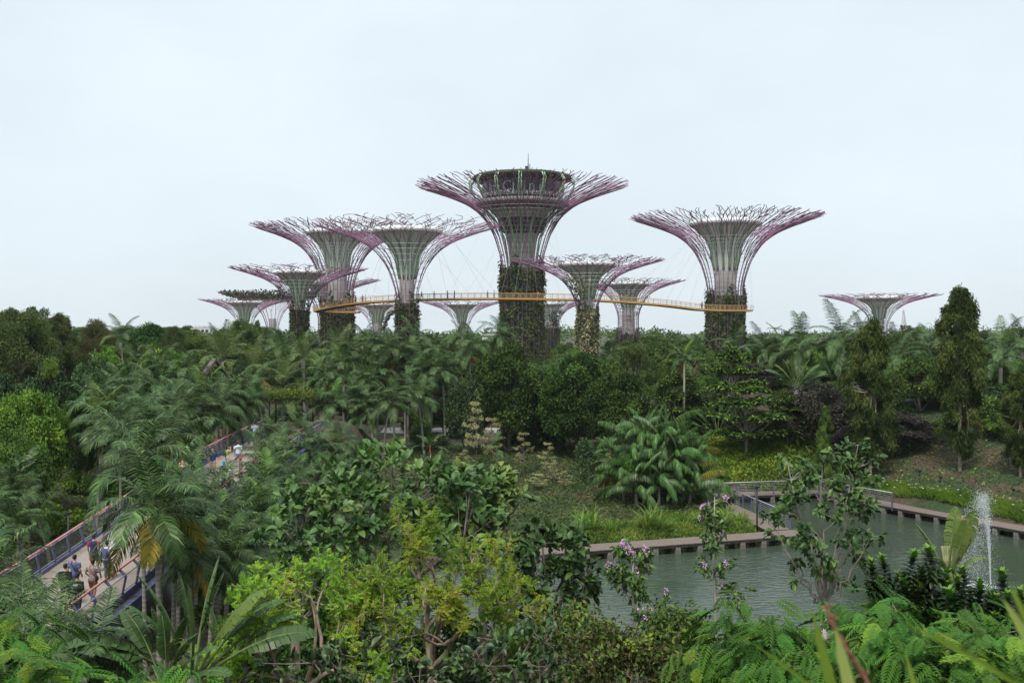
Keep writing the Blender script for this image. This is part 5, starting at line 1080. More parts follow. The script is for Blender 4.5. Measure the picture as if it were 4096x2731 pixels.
# ------------------------------------------------------------------ ground cover, one mass each
def cover(name, label, mat, n, region, L0, L1, tpl, h, asp=.5, upright=.3, seed=1, cat='ground cover'):
    nr = np.random.default_rng(seed); x, y = region(nr, n); s = lake_sd(x, y); ok = s > .35; x, y = x[ok], y[ok]; k = len(x); z = H(x, y) + nr.uniform(0, 1, k) ** 1.5 * h - .02
    a = nr.uniform(0, 2 * PI, k); A = np.stack([np.cos(a), np.sin(a), np.full(k, upright) + nr.normal(0, .25, k)], 1); Nn = np.stack([-np.cos(a) * upright, -np.sin(a) * upright, np.ones(k)], 1) + nr.normal(0, .3, (k, 3)); Ls = nr.uniform(L0, L1, k)
    mb = MB(); pat = .5 + .3 * np.sin(x * 1.3 + y * .4) * np.sin(y * 1.1 - x * .5); mb.leaves(np.stack([x, y, z], 1), A, Nn, Ls, Ls * asp, np.clip(pat + nr.normal(0, .18, k), 0, 1), tpl); return tag(mb.build(name, LM[mat]), label, cat, kind='stuff')
def rect(x0, x1, y0, y1): return lambda nr, n: (nr.uniform(x0, x1, n), nr.uniform(y0, y1, n))
cover('ground_cover', 'dark low ground cover over the central slope', 'cover', 76000, rect(-14, 18, 61, 104), .12, .3, 'fold', .35, seed=1)
cover('ground_cover', 'green low ground cover on the hollow left of the bridge', 'mid', 34000, rect(-48, -21.6, 42, 90), .14, .34, 'fold', .3, seed=2)
cover('lawn', 'bright grass on the shore behind the plank boardwalk', 'grass', 30000, lambda nr, n: (lambda t, s: (2 + 15.5 * t, 61.8 + 4.6 * t + s * (3 + 6 * t)))(nr.uniform(-.15, 1, n), nr.uniform(0, 1, n)), .12, .34, 'fold', .28, .22, 1.4, seed=3, cat='grass')
cover('ginger_bed', 'yellow green leafy bed sloping up behind the railed boardwalk', 'ginger', 16000, rect(14.5, 27.5, 83.2, 96), .22, .5, 'fold', .55, .3, .9, seed=4, cat='plants')
cover('bank_cover', 'sparse pale weeds on the brown bank', 'ginger', 2600, lambda nr, n: (lambda t, s: (26 + 12 * t + s * 12, 85 - 20 * t + s * 14))(nr.uniform(0, 1.1, n), nr.uniform(.05, .8, n) ** 1.0), .1, .3, 'fold', .18, .5, .4, seed=5, cat='weeds')
cover('bank_cover', 'dark weeds on the brown bank', 'cover', 9000, lambda nr, n: (lambda t, s: (26 + 12 * t + s * 12, 85 - 20 * t + s * 14))(nr.uniform(0, 1.1, n), nr.uniform(.05, 1., n)), .1, .26, 'fold', .14, .5, .4, seed=15, cat='weeds')
cover('iris_border', 'bright green strap leaves along the boardwalk below the brown bank', 'iris', 9000, lambda nr, n: (lambda t, s: (27.1 + 10.3 * t + s * 1.3, 83.2 - 17.6 * t + s * .9))(nr.uniform(.12, 1.5, n), nr.uniform(0, 1, n)), .35, .7, 'fold', .12, .07, 1.6, seed=6, cat='plants')
cover('ground_cover', 'leaf litter plants on the near slope under the viewing deck', 'dense', 12000, rect(-26, 30, 8, 41), .2, .45, 'fold', .4, seed=7)
mb = MB(); nr = np.random.default_rng(12); N = 90; t = nr.uniform(.1, 1.4, N); s = nr.uniform(0, 1, N); x = 27.3 + 10.3 * t + s; y = 83.2 - 17.6 * t + s * .7
for q in range(4): a = nr.uniform(0, 6.28, N); mb.leaves(np.stack([x, y, H(x, y) + .62 + .0 * x], 1), np.stack([np.cos(a), np.sin(a), .3 + 0 * a], 1), np.tile([0, 0, 1.], (N, 1)), .13, .05, .5)
tag(mb.build('lily_flowers', MAT['flower_white']), 'white spider flowers over the strap leaves by the boardwalk', 'flowers', kind='stuff')
# ------------------------------------------------------------------ foreground plants
def grow_branches(mb, nr, p, d, ln, r, depth, tips, up=.15, flat=0., ang=.6, kids=(2, 3), shrink=.74, mind=2, wob=.18):
    """recursive tapered limbs; collects twig ends"""
    pts = [p]; rad = [r]; dd = d
    for k in range(3):
        dd = nrm(dd + nr.normal(0, wob, 3) + np.array([0, 0, up * .3])); pts.append(pts[-1] + dd * ln / 3); rad.append(r * (1 - .28 * (k + 1) / 3))
    mb.tube(pts, rad, 7 if r > .04 else (5 if r > .012 else 3), cap=False)
    if depth <= mind:
        for q in pts[1:]: tips.append((q, dd))
    if depth == 0: return
    for k in range(nr.integers(kids[0], kids[1] + 1)):
        x = np.cross(dd, nr.normal(0, 1, 3)); x = nrm(x); nd = nrm(dd * math.cos(ang) + x * math.sin(ang) * nr.uniform(.7, 1.25) + np.array([0, 0, up]) - np.array([0, 0, flat]) * max(0, dd[2]))
        st = pts[-1] if k < 2 else pts[2]
        grow_branches(mb, nr, st, nd, ln * shrink * nr.uniform(.8, 1.2), r * .66, depth - 1, tips, up, flat, ang, kids, shrink, mind, wob)
def sprays(mb, nr, tips, n, L_, lw, k=9, tb=(.2, .9)):
    """pinnate sprays: a row of leaflet pairs on each twig end"""
    idx = nr.integers(0, len(tips), n); P0 = np.array([tips[i][0] for i in idx]); D0 = np.array([tips[i][1] for i in idx])
    A = nrm(D0 * .6 + nr.normal(0, .7, (n, 3)) + [0, 0, .05]); U = nrm(np.cross(A, np.cross([0, 0, 1.], A)) + nr.normal(0, .15, (n, 3))); S = np.cross(A, U); ln = L_ * nr.uniform(.6, 1.25, n)
    patch = .5 + .5 * np.sin(P0[:, 0] * 1.7 + P0[:, 2] * .9) * np.sin(P0[:, 1] * 1.3 + P0[:, 0]); tb_ = np.clip(tb[0] + (tb[1] - tb[0]) * (.65 * patch + .35 * nr.uniform(0, 1, n)), 0, 1)
    for j in range(k):
        f = (j + .6) / k; pos = P0 + A * (ln * f)[:, None] + np.array([0, 0, -1]) * (.18 * ln * f * f)[:, None]
        for sg in (-1, 1):
            D = A * .55 + S * sg + nr.normal(0, .12, (n, 3)) + [0, 0, -.2]; mb.leaves(pos, D, U + nr.normal(0, .25, (n, 3)), ln * .34 * (1 - .35 * abs(f - .5)), lw, np.clip(tb_ + nr.normal(0, .07, n), 0, 1))
def spray_tree(u, d, fork_v, label, seed, mat, limb_dirs, ln, r, depth=5, n=700, L_=.2, lw=.022, name='broadleaf_tree', up=.12, flat=.1, base_r=None, bark='bark_tan', ang=.55, k=8, tb=(.15, .95)):
    nr = np.random.default_rng(seed); X = ux(u, d); gz = hz(X, d); fz = vz(fork_v, d) - gz; root = thing(name, label, 'tree', (X, d, gz)); mb = MB(); tips = []
    mb.tube([(0, 0, -.5), (.05, 0, fz * .5), (0, 0, fz)], [r * 1.5, r * 1.2, r * 1.05], 9)
    for dx, dy, dz_, l in limb_dirs: grow_branches(mb, nr, np.array([0, 0, fz - .1]), nrm(np.array([dx, dy, dz_], float)), ln * l, r * .7, depth, tips, up, flat, ang)
    mb.build('trunk', MAT[bark], root); cm = MB(); sprays(cm, nr, tips, n, L_, lw, k, tb); tag(cm.build('crown', LM[mat], root), kind='stuff'); return root
spray_tree(1725, 24, 2660, 'yellow green tree with bare tan limbs showing below the lake path', 3, 'lime', [(.5, -.1, .9, 1.15), (-.15, .2, 1, 1.2), (.9, .1, .35, 1.0), (-.6, -.2, .7, 1.0), (.15, -.4, 1, 1.0)], 1.08, .115, 5, 5600, L_=.175, k=7)
spray_tree(1215, 22.5, 2740, 'yellow green tree with orange tinged leaves beside the big paddle leaves', 8, 'lime', [(-.6, 0, .8, 1.0), (.2, .2, 1, 1.05), (.7, -.1, .6, 1.0), (-.1, -.4, .9, 1.0), (-.9, .2, .5, .9)], .95, .095, 5, 4400, L_=.17, k=7, tb=(.3, 1.0))
spray_tree(1480, 26, 2700, 'thin yellow green tree between the two tan limbed trees', 13, 'lime', [(-.4, 0, .9, 1.0), (.4, .1, .8, 1.0), (0, -.3, 1, 1.1)], .95, .09, 4, 2000, L_=.15)

for u, v, d, wpx, m in ((1330, 2380, 33, 420, 'dense'), (1560, 2440, 35, 420, 'glossy'), (1800, 2400, 36, 420, 'dense'), (1990, 2470, 34, 380, 'glossy'), (2120, 2560, 31, 360, 'mid'), (1120, 2480, 31, 380, 'dense'), (960, 2420, 33, 300, 'mid')):
    T('bush', m, u, v, d, wpx, '%s bush on the shore behind the yellow green trees' % {'dense': 'dark green', 'glossy': 'glossy green', 'mid': 'mid green'}[m], 'bushes behind the yellow green trees, ' + m, cat='shrub')
# broad-leaved trees: shoots with big leaves; the showiest leaves are single parts
LEAF1 = {}
def big_leaf_tree(u, d, cv, hw_px, hh_px, label, seed, mat, nshoot, lpS, L_, asp, name='broadleaf_tree', parts=300, tpl='oval', bark='bark', cat='tree', tb=(.15, .8), depthf=.75, erect=.5, pend=0., tr=.13, extra=()):
    nr = np.random.default_rng(seed); X = ux(u, d); gz = hz(X, d); cz = vz(cv, d) - gz; rx = hw_px / F * d; rz_ = hh_px / F * d; root = thing(name, label, cat, (X, d, gz))
    dd = nrm(nr.normal(0, 1, (nshoot, 3)) + [0, -.25, .25]); q = nr.uniform(.45, 1, nshoot) ** .5; lob = 1 + .2 * np.sin(dd[:, 0] * 5 + seed) * np.cos(dd[:, 2] * 6 + dd[:, 1] * 3)
    C = dd * (q * lob)[:, None] * np.array([rx, rx * depthf, rz_]) + [0, 0, cz]
    if extra:
        E = np.array([(ux(a, d) - X, nr.normal(0, .15), vz(b_, d) - gz) for a, b_ in extra]); C = np.concatenate([C, E]); dd = np.concatenate([dd, nrm(nr.normal(0, .5, (len(E), 3)) + [0, -.2, .6])]); nshoot = len(C)
    mb = MB(); fz = max(.6, cz - rz_ * 1.15); mb.tube([(0, 0, -.5), (0, 0, fz)], [tr * 1.3, tr], 7)
    # a few curving limbs, then twigs from the nearest limb point to each shoot
    sel = [int(nr.integers(nshoot))]
    while len(sel) < min(15, nshoot // 2): sel.append(int(np.argmax(np.min(np.linalg.norm(C[:, None] - C[sel][None], axis=2), axis=1) + nr.uniform(0, .3, nshoot))))
    LP = []
    for i in sel:
        st = np.array([0, 0, fz]); e = C[i] * [.85, .85, 1]; ps = [st + (e - st) * t + np.array([0, 0, -.35 * rz_ * math.sin(PI * t) * .3]) + nr.normal(0, .06, 3) * (0 < t < 1) for t in np.linspace(0, 1, 9)]
        mb.tube(ps, np.linspace(tr * .55, tr * .12, 9), 6, cap=False); LP += ps[2:]
    LP = np.array(LP)
    for c in C:
        dl = np.linalg.norm(LP - c, axis=1) + np.maximum(0, LP[:, 2] - c[2]) * 1.5; b0 = LP[np.argmin(dl)]; mb.tube([b0, (b0 + c) / 2 + nr.normal(0, .05, 3), c], [tr * .11, tr * .08, tr * .05], 4, cap=False)
    mb.build('trunk', MAT[bark], root)
    n = nshoot * lpS; P = np.repeat(C, lpS, 0) + nr.normal(0, .5, (n, 3)) * L_ * .55; od = nrm(np.repeat(dd, lpS, 0)); A = nrm(nr.normal(0, .75, (n, 3)) + od * .7 + [0, 0, erect * .4 - pend]); Nn = nrm(od * .35 + [0, -.25, .8] + nr.normal(0, .4, (n, 3)))
    Ls = L_ * nr.uniform(.6, 1.2, n); tint = np.clip(np.repeat(nr.uniform(*tb, nshoot), lpS) + nr.normal(0, .1, n), 0, 1)
    vis = np.argsort(-(od[:, 2] * .6 - od[:, 1] * .8 + nr.uniform(0, .5, n)))[:parts]; mask = np.ones(n, bool); mask[vis] = False
    cm = MB(); cm.leaves(P[mask], A[mask], Nn[mask], Ls[mask], Ls[mask] * asp, tint[mask], tpl); tag(cm.build('crown', LM[mat], root), kind='stuff')
    for tq in range(4):
        if (mat, tpl, asp, tq) not in LEAF1: m_ = MB(); m_.leaves([(0, 0, 0)], [(0, 1, 0)], [(0, 0, 1)], 1., asp, .15 + .22 * tq, tpl); LEAF1[mat, tpl, asp, tq] = m_.mesh('leaf', LM[mat])
    for i in vis:
        y = A[i]; z = nrm(Nn[i] - y * Nn[i].dot(y)); x = np.cross(y, z); e = Matrix(((x[0], y[0], z[0]), (x[1], y[1], z[1]), (x[2], y[2], z[2]))).to_euler()
        inst('leaf', LEAF1[mat, tpl, asp, min(3, int(tint[i] * 4))], root, tuple(P[i]), e, float(Ls[i]))
    return root, C
big_leaf_tree(1560, 32, 2075, 480, 250, 'wide tree with big oval green leaves behind the yellow green trees', 21, 'teak', 210, 12, .34, .55, tr=.16)
big_leaf_tree(1930, 33, 2000, 170, 150, 'smaller big leaved tree with bronze tinted tips beside the wide one', 22, 'teak', 70, 12, .32, .55, parts=200, tb=(.4, 1.0))
big_leaf_tree(2190, 28, 2330, 210, 260, 'dark big leaved tree at the water edge right of the yellow green trees', 23, 'teak', 140, 12, .28, .55, tb=(.05, .55))
big_leaf_tree(2120, 21, 2640, 330, 170, 'low dark leafy bush under the yellow green trees', 24, 'glossy', 90, 9, .2, .5, parts=200, name='shrub', cat='shrub')
big_leaf_tree(1180, 27, 2330, 150, 180, 'dark leafy tree behind the orange tinged tree', 25, 'teak', 50, 9, .26, .55, parts=150, tb=(.05, .5))
big_leaf_tree(1350, 20, 2760, 500, 170, 'dark undergrowth bush below the tan limbed trees', 26, 'glossy', 110, 9, .2, .5, parts=150, name='shrub', cat='shrub')
# leafy tree in front of the lake
_, Cl = big_leaf_tree(3300, 30, 2090, 215, 290, 'open leafy tree with pale branches standing against the lake', 31, 'teak', 120, 14, .24, .5, tb=(.1, .75), bark='bark_pale', pend=.35, tr=.1, extra=((3445, 1850), (3400, 1810), (3480, 1800), (3430, 1900), (3500, 1840), (3390, 1880), (3460, 1780), (3450, 1940), (3140, 1880), (3120, 1840)))
# small-leaved brownish shrub
def twig_shrub(u, d, cv, hw_px, hh_px, label, seed, mats, n, L_, asp=.5, name='shrub'):
    nr = np.random.default_rng(seed); X = ux(u, d); gz = hz(X, d); cz = vz(cv, d) - gz; rx = hw_px / F * d; rz_ = hh_px / F * d; root = thing(name, label, 'shrub', (X, d, gz)); mb = MB(); tips = []
    for k in range(9): grow_branches(mb, nr, np.array([nr.normal(0, .2), nr.normal(0, .15), max(0, cz - rz_ * 1.2)]), nrm(nr.normal(0, .7, 3) * [rx, rx * .7, .3] + [0, 0, rz_]), rz_ * .62, .028, 3, tips, .05, .0, .6, (2, 3), .72)
    mb.tube([(0, 0, -.4), (0, 0, max(.1, cz - rz_ * 1.1))], .09, 6); mb.build('stems', MAT['bark'], root); P = np.array([t[0] for t in tips])
    for i, (m, f) in enumerate(mats):
        q = int(n * f); p = P[nr.integers(0, len(P), q)] + nr.normal(0, .13, (q, 3)); Ls = L_ * nr.uniform(.5, 1.2, q); cm = MB(); cm.leaves(p, nr.normal(0, 1, (q, 3)) + [0, 0, -.2], nr.normal(0, .6, (q, 3)) + [0, -.3, .8], Ls, Ls * asp, nr.uniform(0, 1, q)); tag(cm.build('foliage', LM[m], root), kind='stuff')
    return root, P
r_, P_ = twig_shrub(2480, 18.5, 2560, 320, 180, 'brownish twiggy shrub with scattered bright leaves at the water edge', 41, (('brown', .45), ('olive', .4), ('mid', .25)), 5200, .13)
nr = np.random.default_rng(2); cm = MB(); sprays(cm, nr, [(p, np.array([0, -.5, .5])) for p in P_], 26, .32, .07, 4, (.6, 1.0)); tag(cm.build('bright_shoots', LM['bright'], r_), kind='stuff')
twig_shrub(2720, 21, 2480, 160, 110, 'dark leafy shrub in front of the lilac blossom', 42, (('mid', .5), ('dense', .5)), 2600, .15)
twig_shrub(2300, 24, 2480, 180, 160, 'rust tipped green shrub beside the dark big leaved tree', 43, (('brown', .3), ('mid', .7)), 3000, .14)
twig_shrub(2840, 19, 2680, 200, 120, 'olive twiggy shrub below the feathery leaves', 44, (('olive', .6), ('mid', .4)), 2600, .12)
# crape myrtles with lilac flowers
def myrtle(u, d, top_v, bot_v, wpx, label, seed, nfl, nl):
    nr = np.random.default_rng(seed); X = ux(u, d); gz = hz(X, d); t_ = vz(top_v, d) - gz; b_ = vz(bot_v, d) - gz; root = thing('flowering_tree', label, 'tree', (X, d, gz)); mb = MB(); tips = []; hw_ = wpx / F * d
    mb.tube([(0, 0, -.4), (.03, 0, b_), (-.03, 0, (b_ + t_) / 2), (0, 0, t_)], [.05, .042, .03, .01], 6)
    for k in range(16): f = nr.uniform(0, .95); z = b_ + (t_ - b_) * f; a = nr.uniform(0, 6.28); grow_branches(mb, nr, np.array([0, 0, z]), nrm(np.array([math.cos(a), math.sin(a), .5])), hw_ * (1 - .65 * f) * .62, .014, 1, tips, .1, 0, .5, (2, 2), .6, 1)
    mb.build('trunk', MAT['bark_pale'], root); P = np.array([t[0] for t in tips]); q = nl; p = P[nr.integers(0, len(P), q)] + nr.normal(0, .05, (q, 3)); Ls = nr.uniform(.1, .2, q); cm = MB(); cm.leaves(p, nr.normal(0, .8, (q, 3)) + [0, 0, -.5], nr.normal(0, .6, (q, 3)) + [0, -.2, .6], Ls, Ls * .45, nr.uniform(.1, .9, q), 'blade'); tag(cm.build('foliage', LM['teak'], root), kind='stuff')
    for k in range(nfl):
        c = P[nr.integers(0, len(P))] + np.array([0, -.05, .08]); fm = MB(); m = 26; dd = nrm(nr.normal(0, 1, (m, 3))); Lp = nr.uniform(.035, .06, m); fm.leaves(c + dd * nr.uniform(.01, .07, (m, 1)) * [1, 1, 1.5], dd + nr.normal(0, .4, (m, 3)), nr.normal(0, 1, (m, 3)), Lp, Lp * .9, .5); fm.build('blossom', MAT['flower'], root)
myrtle(2535, 25, 2215, 2480, 190, 'low flowering tree thick with lilac blossom in front of the lake', 51, 34, 1100)
myrtle(2860, 26, 1985, 2420, 130, 'thin flowering tree with drooping leaves and few lilac blossoms', 52, 9, 620)
# paddle-leaved plants
PADS = [paddle_mesh('paddle_leaf', .5, 1.25, .44, R(e), R(c), 40 + i, .45, 'paddle_light') for i, (e, c) in enumerate(((86, 8), (74, 35), (60, 80)))]
X, Y = ux(3800, 27), 27; gz = hz(X, Y); BA = thing('banana_plant', 'upright paddle leaved plant rising in front of the fountain', 'plant', (X, Y, gz)); zc = vz(2295, 27) - gz
for k in range(6): mb = MB(); q = (k - 2.5) * .035; mb.tube([(q * .6, 0, zc - 1.0), (q, 0, zc + .1), (q * 2.2, .02 * k, zc + .75)], [.045, .04, .03], 6); mb.build('leaf_stalk', MAT['fruit_pale'], BA)
mb = MB(); mb.tube([(0, 0, -.4), (0, 0, zc - .9)], [.16, .12], 8); mb.build('stem', MAT['palm_trunk'], BA)
for k, (dx, z, el, az, s, roll) in enumerate(((-.05, .55, 0, 85, .95, 10), (.0, .5, 0, 250, 1.02, -20), (.08, .45, 0, 20, .9, 15), (-.15, .4, 1, 170, .85, 10), (.1, .35, 1, -15, .8, 0), (-.05, .2, 2, 185, .75, 0), (.05, .2, 2, -5, .7, 0), (0, .3, 2, 215, .7, 0))): inst('leaf', PADS[el], BA, (dx, 0, zc + z - .45), (R(roll), 0, R(az)), s * 1.05)
traveller(765, 2720, 20, 'fan of big dark paddle leaves below the leaning palm', s=.66, plane=R(15), n=13, light=(9,), span=52)
traveller(660, 2760, 19.5, 'second fan of dark paddle leaves in the near left corner', s=.5, plane=R(-20), n=9, span=55)
traveller(905, 2700, 25, 'narrow fan of paddle leaves beside the yellow green tree', s=.5, plane=R(30), n=7, light=(1, 2), span=35)
# stacked leaf-rosette shrubs
def rosette_shoot(seed, rings=9, L_=.26, h=.55):
    nr = np.random.default_rng(seed); mb = MB()
    for k in range(rings):
        f = k / (rings - 1); n = 8; a = nr.uniform(0, 6.28) + np.arange(n) * 2 * PI / n + nr.normal(0, .12, n); e = -.25 + 1.35 * f + nr.normal(0, .1, n); z = h * f
        A = np.stack([np.cos(a) * np.cos(e), np.sin(a) * np.cos(e), np.sin(e)], 1); Nn = np.stack([-np.cos(a) * np.sin(e), -np.sin(a) * np.sin(e), np.cos(e)], 1); Ls = L_ * (1 - .3 * f) * nr.uniform(.85, 1.15, n)
        mb.leaves(np.tile([0, 0, z], (n, 1)), A, Nn, Ls, Ls * .42, np.clip(.12 + .75 * (f > .75) + nr.normal(0, .1, n), 0, 1), 'blade')
    return mb.mesh('leaf_rosette', LM['bright'])
LM['rosette'] = leaf_mat('leaf_rosette', [(.012, .035, .012), (.03, .075, .018), (.07, .16, .025), (.12, .25, .035)], rough=.35, spec=.5, transl=.2)
RS = [rosette_shoot(i) for i in range(3)]
for m in RS: m.materials[0] = LM['rosette']
rg = random.Random(12)
for u0, d, lb, sp in ((3560, 22, 'stacked glossy rosette shrub at the left of the paddle leaved plant', [(3495, 2330), (3565, 2300), (3600, 2350), (3540, 2400), (3620, 2410)]), (3700, 21.5, 'stacked glossy rosette shrub in front of the paddle leaved plant', [(3650, 2290), (3735, 2270), (3700, 2360), (3770, 2380), (3650, 2420)]), (3860, 21, 'largest stacked glossy rosette shrub near the fountain', [(3830, 2370), (3880, 2350), (3850, 2430), (3905, 2420), (3800, 2440), (3940, 2440)]), (4000, 21, 'stacked glossy rosette shrub nearest the frame edge', [(3985, 2410), (4035, 2390), (4005, 2460), (4060, 2440), (3960, 2470)])):
    X = ux(u0, d); gz = hz(X, d); r = thing('rosette_shrub', lb, 'shrub', (X, d, gz)); mb = MB()
    for u, v in sp:
        c = Vector((ux(u, d) - X, rg.uniform(-.35, .35), vz(v, d) - gz - .25)); s_ = rg.uniform(.85, 1.3); inst('leaf_rosette', RS[rg.randrange(3)], r, tuple(c), (R(rg.uniform(-12, 12)), R(rg.uniform(-12, 12)), rg.uniform(0, 6)), s_); mb.tube([(0, 0, .3), (c.x * .4, c.y * .4, c.z * .6), tuple(c)], [.05, .035, .025], 5)
        for q in range(2): c2 = c + Vector((rg.uniform(-.3, .3), rg.uniform(-.3, .3), rg.uniform(-.7, -.35))); inst('leaf_rosette', RS[rg.randrange(3)], r, tuple(c2), (R(rg.uniform(-25, 25)), R(rg.uniform(-25, 25)), rg.uniform(0, 6)), s_ * .9)
    mb.tube([(0, 0, -.3), (0, 0, .5)], .08, 6); mb.build('stems', MAT['bark'], r)
# feathery-leaved (bipinnate) trees close by
def feather_leaf(seed, L_=.36, pairs=9, lp=15):
    nr = np.random.default_rng(seed); mb = MB(); s = np.linspace(0, 1, 6); dz = -.10 * L_ / .36 * s ** 2; mb.tube(np.stack([0 * s, s * L_, dz], 1), np.linspace(.0035, .0012, 6), 3, mat=1)
    for j in range(pairs):
        f = .18 + .82 * j / (pairs - 1); pl_ = L_ * .36 * math.sin(.35 + 2.3 * f) ** .8
        for sg in (-1, 1):
            a = R(62 - 30 * f) + nr.normal(0, .06); D = np.array([sg * math.sin(a), math.cos(a), -.12 + nr.normal(0, .08)]); D /= np.linalg.norm(D); P0 = np.array([0, f * L_, np.interp(f, s, dz)]); t = (np.arange(lp) + .7) / lp; P = P0 + D[None] * (pl_ * t)[:, None] + np.array([0, 0, -.10])[None] * (pl_ * t ** 2)[:, None]; S = np.cross(D, [0, 0, 1.]); S /= np.linalg.norm(S)
            for s2 in (-1, 1): mb.leaves(P, np.tile(S * s2 * 1.0 + D * .35, (lp, 1)) + nr.normal(0, .08, (lp, 3)), np.tile([0, 0, 1.], (lp, 1)) + nr.normal(0, .2, (lp, 3)), pl_ * .19, pl_ / lp * .8, np.clip(.45 + nr.normal(0, .1, lp), 0, 1), 'quad')
    return mb.mesh('leaf', [LM['mimosa'], MAT['green_stem']])
FLF = [feather_leaf(i) for i in range(3)]
LM['mimosa_new'] = leaf_mat('leaf_feathery_new', [(.07, .15, .02), (.12, .22, .03), (.18, .29, .04), (.23, .33, .05)], transl=.3)
def feather_tree(label, u, d, spread_px, top_v, bot_v, n, seed, new=.16, s=1.0):
    rg = random.Random(seed); nr = np.random.default_rng(seed); X = ux(u, d); gz = hz(X, d); r = thing('feathery_tree', label, 'tree', (X, d, gz)); hw_ = spread_px / F * d; zt = vz(top_v, d) - gz; zb = vz(bot_v, d) - gz; mb = MB()
    mb.tube([(0, 0, -.4), (0, 0, max(.3, zb - .4))], [.09, .07], 7); br = []
    nb = max(6, n // 9)
    for k in range(nb):
        a = rg.uniform(0, 6.28); q = math.sqrt(rg.uniform(.02, 1)); x = hw_ * q * math.cos(a); y = hw_ * q * math.sin(a) * .62; z = zb + (zt - zb) * (1 - .55 * q * q) * rg.uniform(.45, 1.0); e = np.array([x, y, z]); mb.tube([(0, 0, max(.2, zb - .5)), tuple(e * [.5, .5, 1] - [0, 0, .2]), tuple(e)], [.028, .016, .006], 5, cap=False); br.append(e)
    mb.build('trunk', MAT['bark'], r)
    def pose(e):
        az = math.atan2(e[1], e[0]) if rg.random() < .45 else -PI / 2; az += rg.uniform(-1.0, 1.0)
        return (R(rg.uniform(-42, 4)), R(rg.uniform(-20, 20)), az - PI / 2)
    for k in range(n):
        e = br[k % nb]; p = e + nr.normal(0, .14, 3) * [1.4, 1.4, .6]; o = inst('leaf', FLF[rg.randrange(3)], r, tuple(p), pose(e), s * rg.uniform(.75, 1.2))
        if rg.random() < new: o.material_slots[0].link = 'OBJECT'; o.material_slots[0].material = LM['mimosa_new']
    cm = MB(); q = n * 4                      # deeper leaves, one mass
    for k in range(q):
        e = br[rg.randrange(nb)] + nr.normal(0, .2, 3) * [1.5, 1.5, .8] - [0, 0, rg.uniform(.0, .5)]; M = Matrix.Rotation(0, 3, 'Z'); ex = pose(e); M = np.array(Matrix.Rotation(ex[2], 3, 'Z') @ Matrix.Rotation(ex[1], 3, 'Y') @ Matrix.Rotation(ex[0], 3, 'X')); cm.add(FLS[0] @ M.T * s * rg.uniform(.75, 1.2) + e, FLS[1], 0, float(np.clip(rg.gauss(.35, .2), 0, 1)))
    tag(cm.build('inner_foliage', LM['mimosa'], r), kind='stuff')
def _fls():
    m = MB()
    for j in range(9):
        f_ = .18 + .82 * j / 8; pl_ = .36 * .36 * math.sin(.35 + 2.3 * f_) ** .8
        for sg in (-1, 1): a = R(62 - 30 * f_); m.leaves([(0, f_ * .36, -.1 * f_ * f_)], [(sg * math.sin(a), math.cos(a), -.15)], [(0, 0, 1.)], pl_, .034, .5)
    return np.concatenate(m.V), np.concatenate([q[0] for q in m.Fc])
FLS = _fls()
feather_tree('feathery leaved tree spreading wide below the rosette shrubs', 3650, 13.0, 640, 2400, 2760, 300, 3)
feather_tree('feathery leaved tree in front of the near lake shore', 3060, 13.5, 330, 2420, 2740, 150, 4)
feather_tree('feathery leaved tree at the right frame edge by the viewing deck', 4120, 11.5, 330, 2440, 2780, 130, 5)
feather_tree('bright feathery sprays at the left frame edge', 20, 12, 200, 2490, 2640, 46, 6, new=.6)
feather_tree('small feathery plant in the near left corner', 60, 10.5, 180, 2600, 2740, 26, 9, new=.1)
feather_tree('low feathery sprays below the paddle leaves', 560, 11, 170, 2700, 2800, 22, 7, new=.6)
# grass blades right in front of the lens
GB = thing('grass_clump', 'long grass blades with a brown seed stalk close to the viewing deck', 'grass', (ux(3560, 1.25), 1.25, hz(.5, 1.25)))
go = np.array(GB.location); LM['blade'] = leaf_mat('leaf_near_blade', [(.07, .13, .02), (.11, .19, .03), (.17, .26, .05), (.25, .33, .13)], transl=.35, var=.0)
for k, (pts, wd_, d, t) in enumerate(((((3345, 2515), (3370, 2620), (3405, 2760), (3450, 3050)), 54, 1.25, 1.0), (((3618, 2488), (3760, 2560), (3930, 2650), (4110, 2760), (4300, 3000)), 44, 1.2, .35), (((3252, 2440), (3285, 2570), (3330, 2740), (3400, 3050)), 44, 1.3, .4), (((3000, 2565), (3110, 2640), (3240, 2740), (3420, 3000)), 22, 1.5, .3), (((4015, 2395), (4060, 2460), (4120, 2560), (4230, 2800)), 44, 1.15, .9), (((3625, 2605), (3645, 2680), (3668, 2760), (3700, 3000)), 24, 1.4, .6), (((4040, 2330), (4075, 2400), (4120, 2500), (4200, 2700)), 30, 1.2, .5))):
    P = [np.array(at(u, v, d)) - go for u, v in pts]; root_ = np.array([P[-1][0] * .6, P[-1][1], -.1]); P.append(root_); mb = MB(); V = []; n_ = len(P)
    for i, p in enumerate(P): w_ = wd_ / F * d * .5 * (0.08 if i == 0 else (.75 if i == 1 else 1.0)); V += [p + [-w_, 0, 0], p + [0, w_ * .35, -w_ * .1], p + [w_, 0, 0]]
    mb.add(V, [[3 * i + j, 3 * i + j + 1, 3 * i + j + 4, 3 * i + j + 3] for i in range(n_ - 1) for j in (0, 1)], 0, t, True); mb.build('blade', LM['blade'], GB)
P = [np.array(at(u, v, 1.3)) - go for u, v in ((3306, 2420), (3335, 2500), (3380, 2580), (3430, 2660), (3480, 2740), (3600, 3100))] + [np.array([.1, .05, -.1])]; mb = MB(); mb.tube(P, [.0015, .0032, .003, .0036, .0028, .002, .002], 6); nr = np.random.default_rng(6)
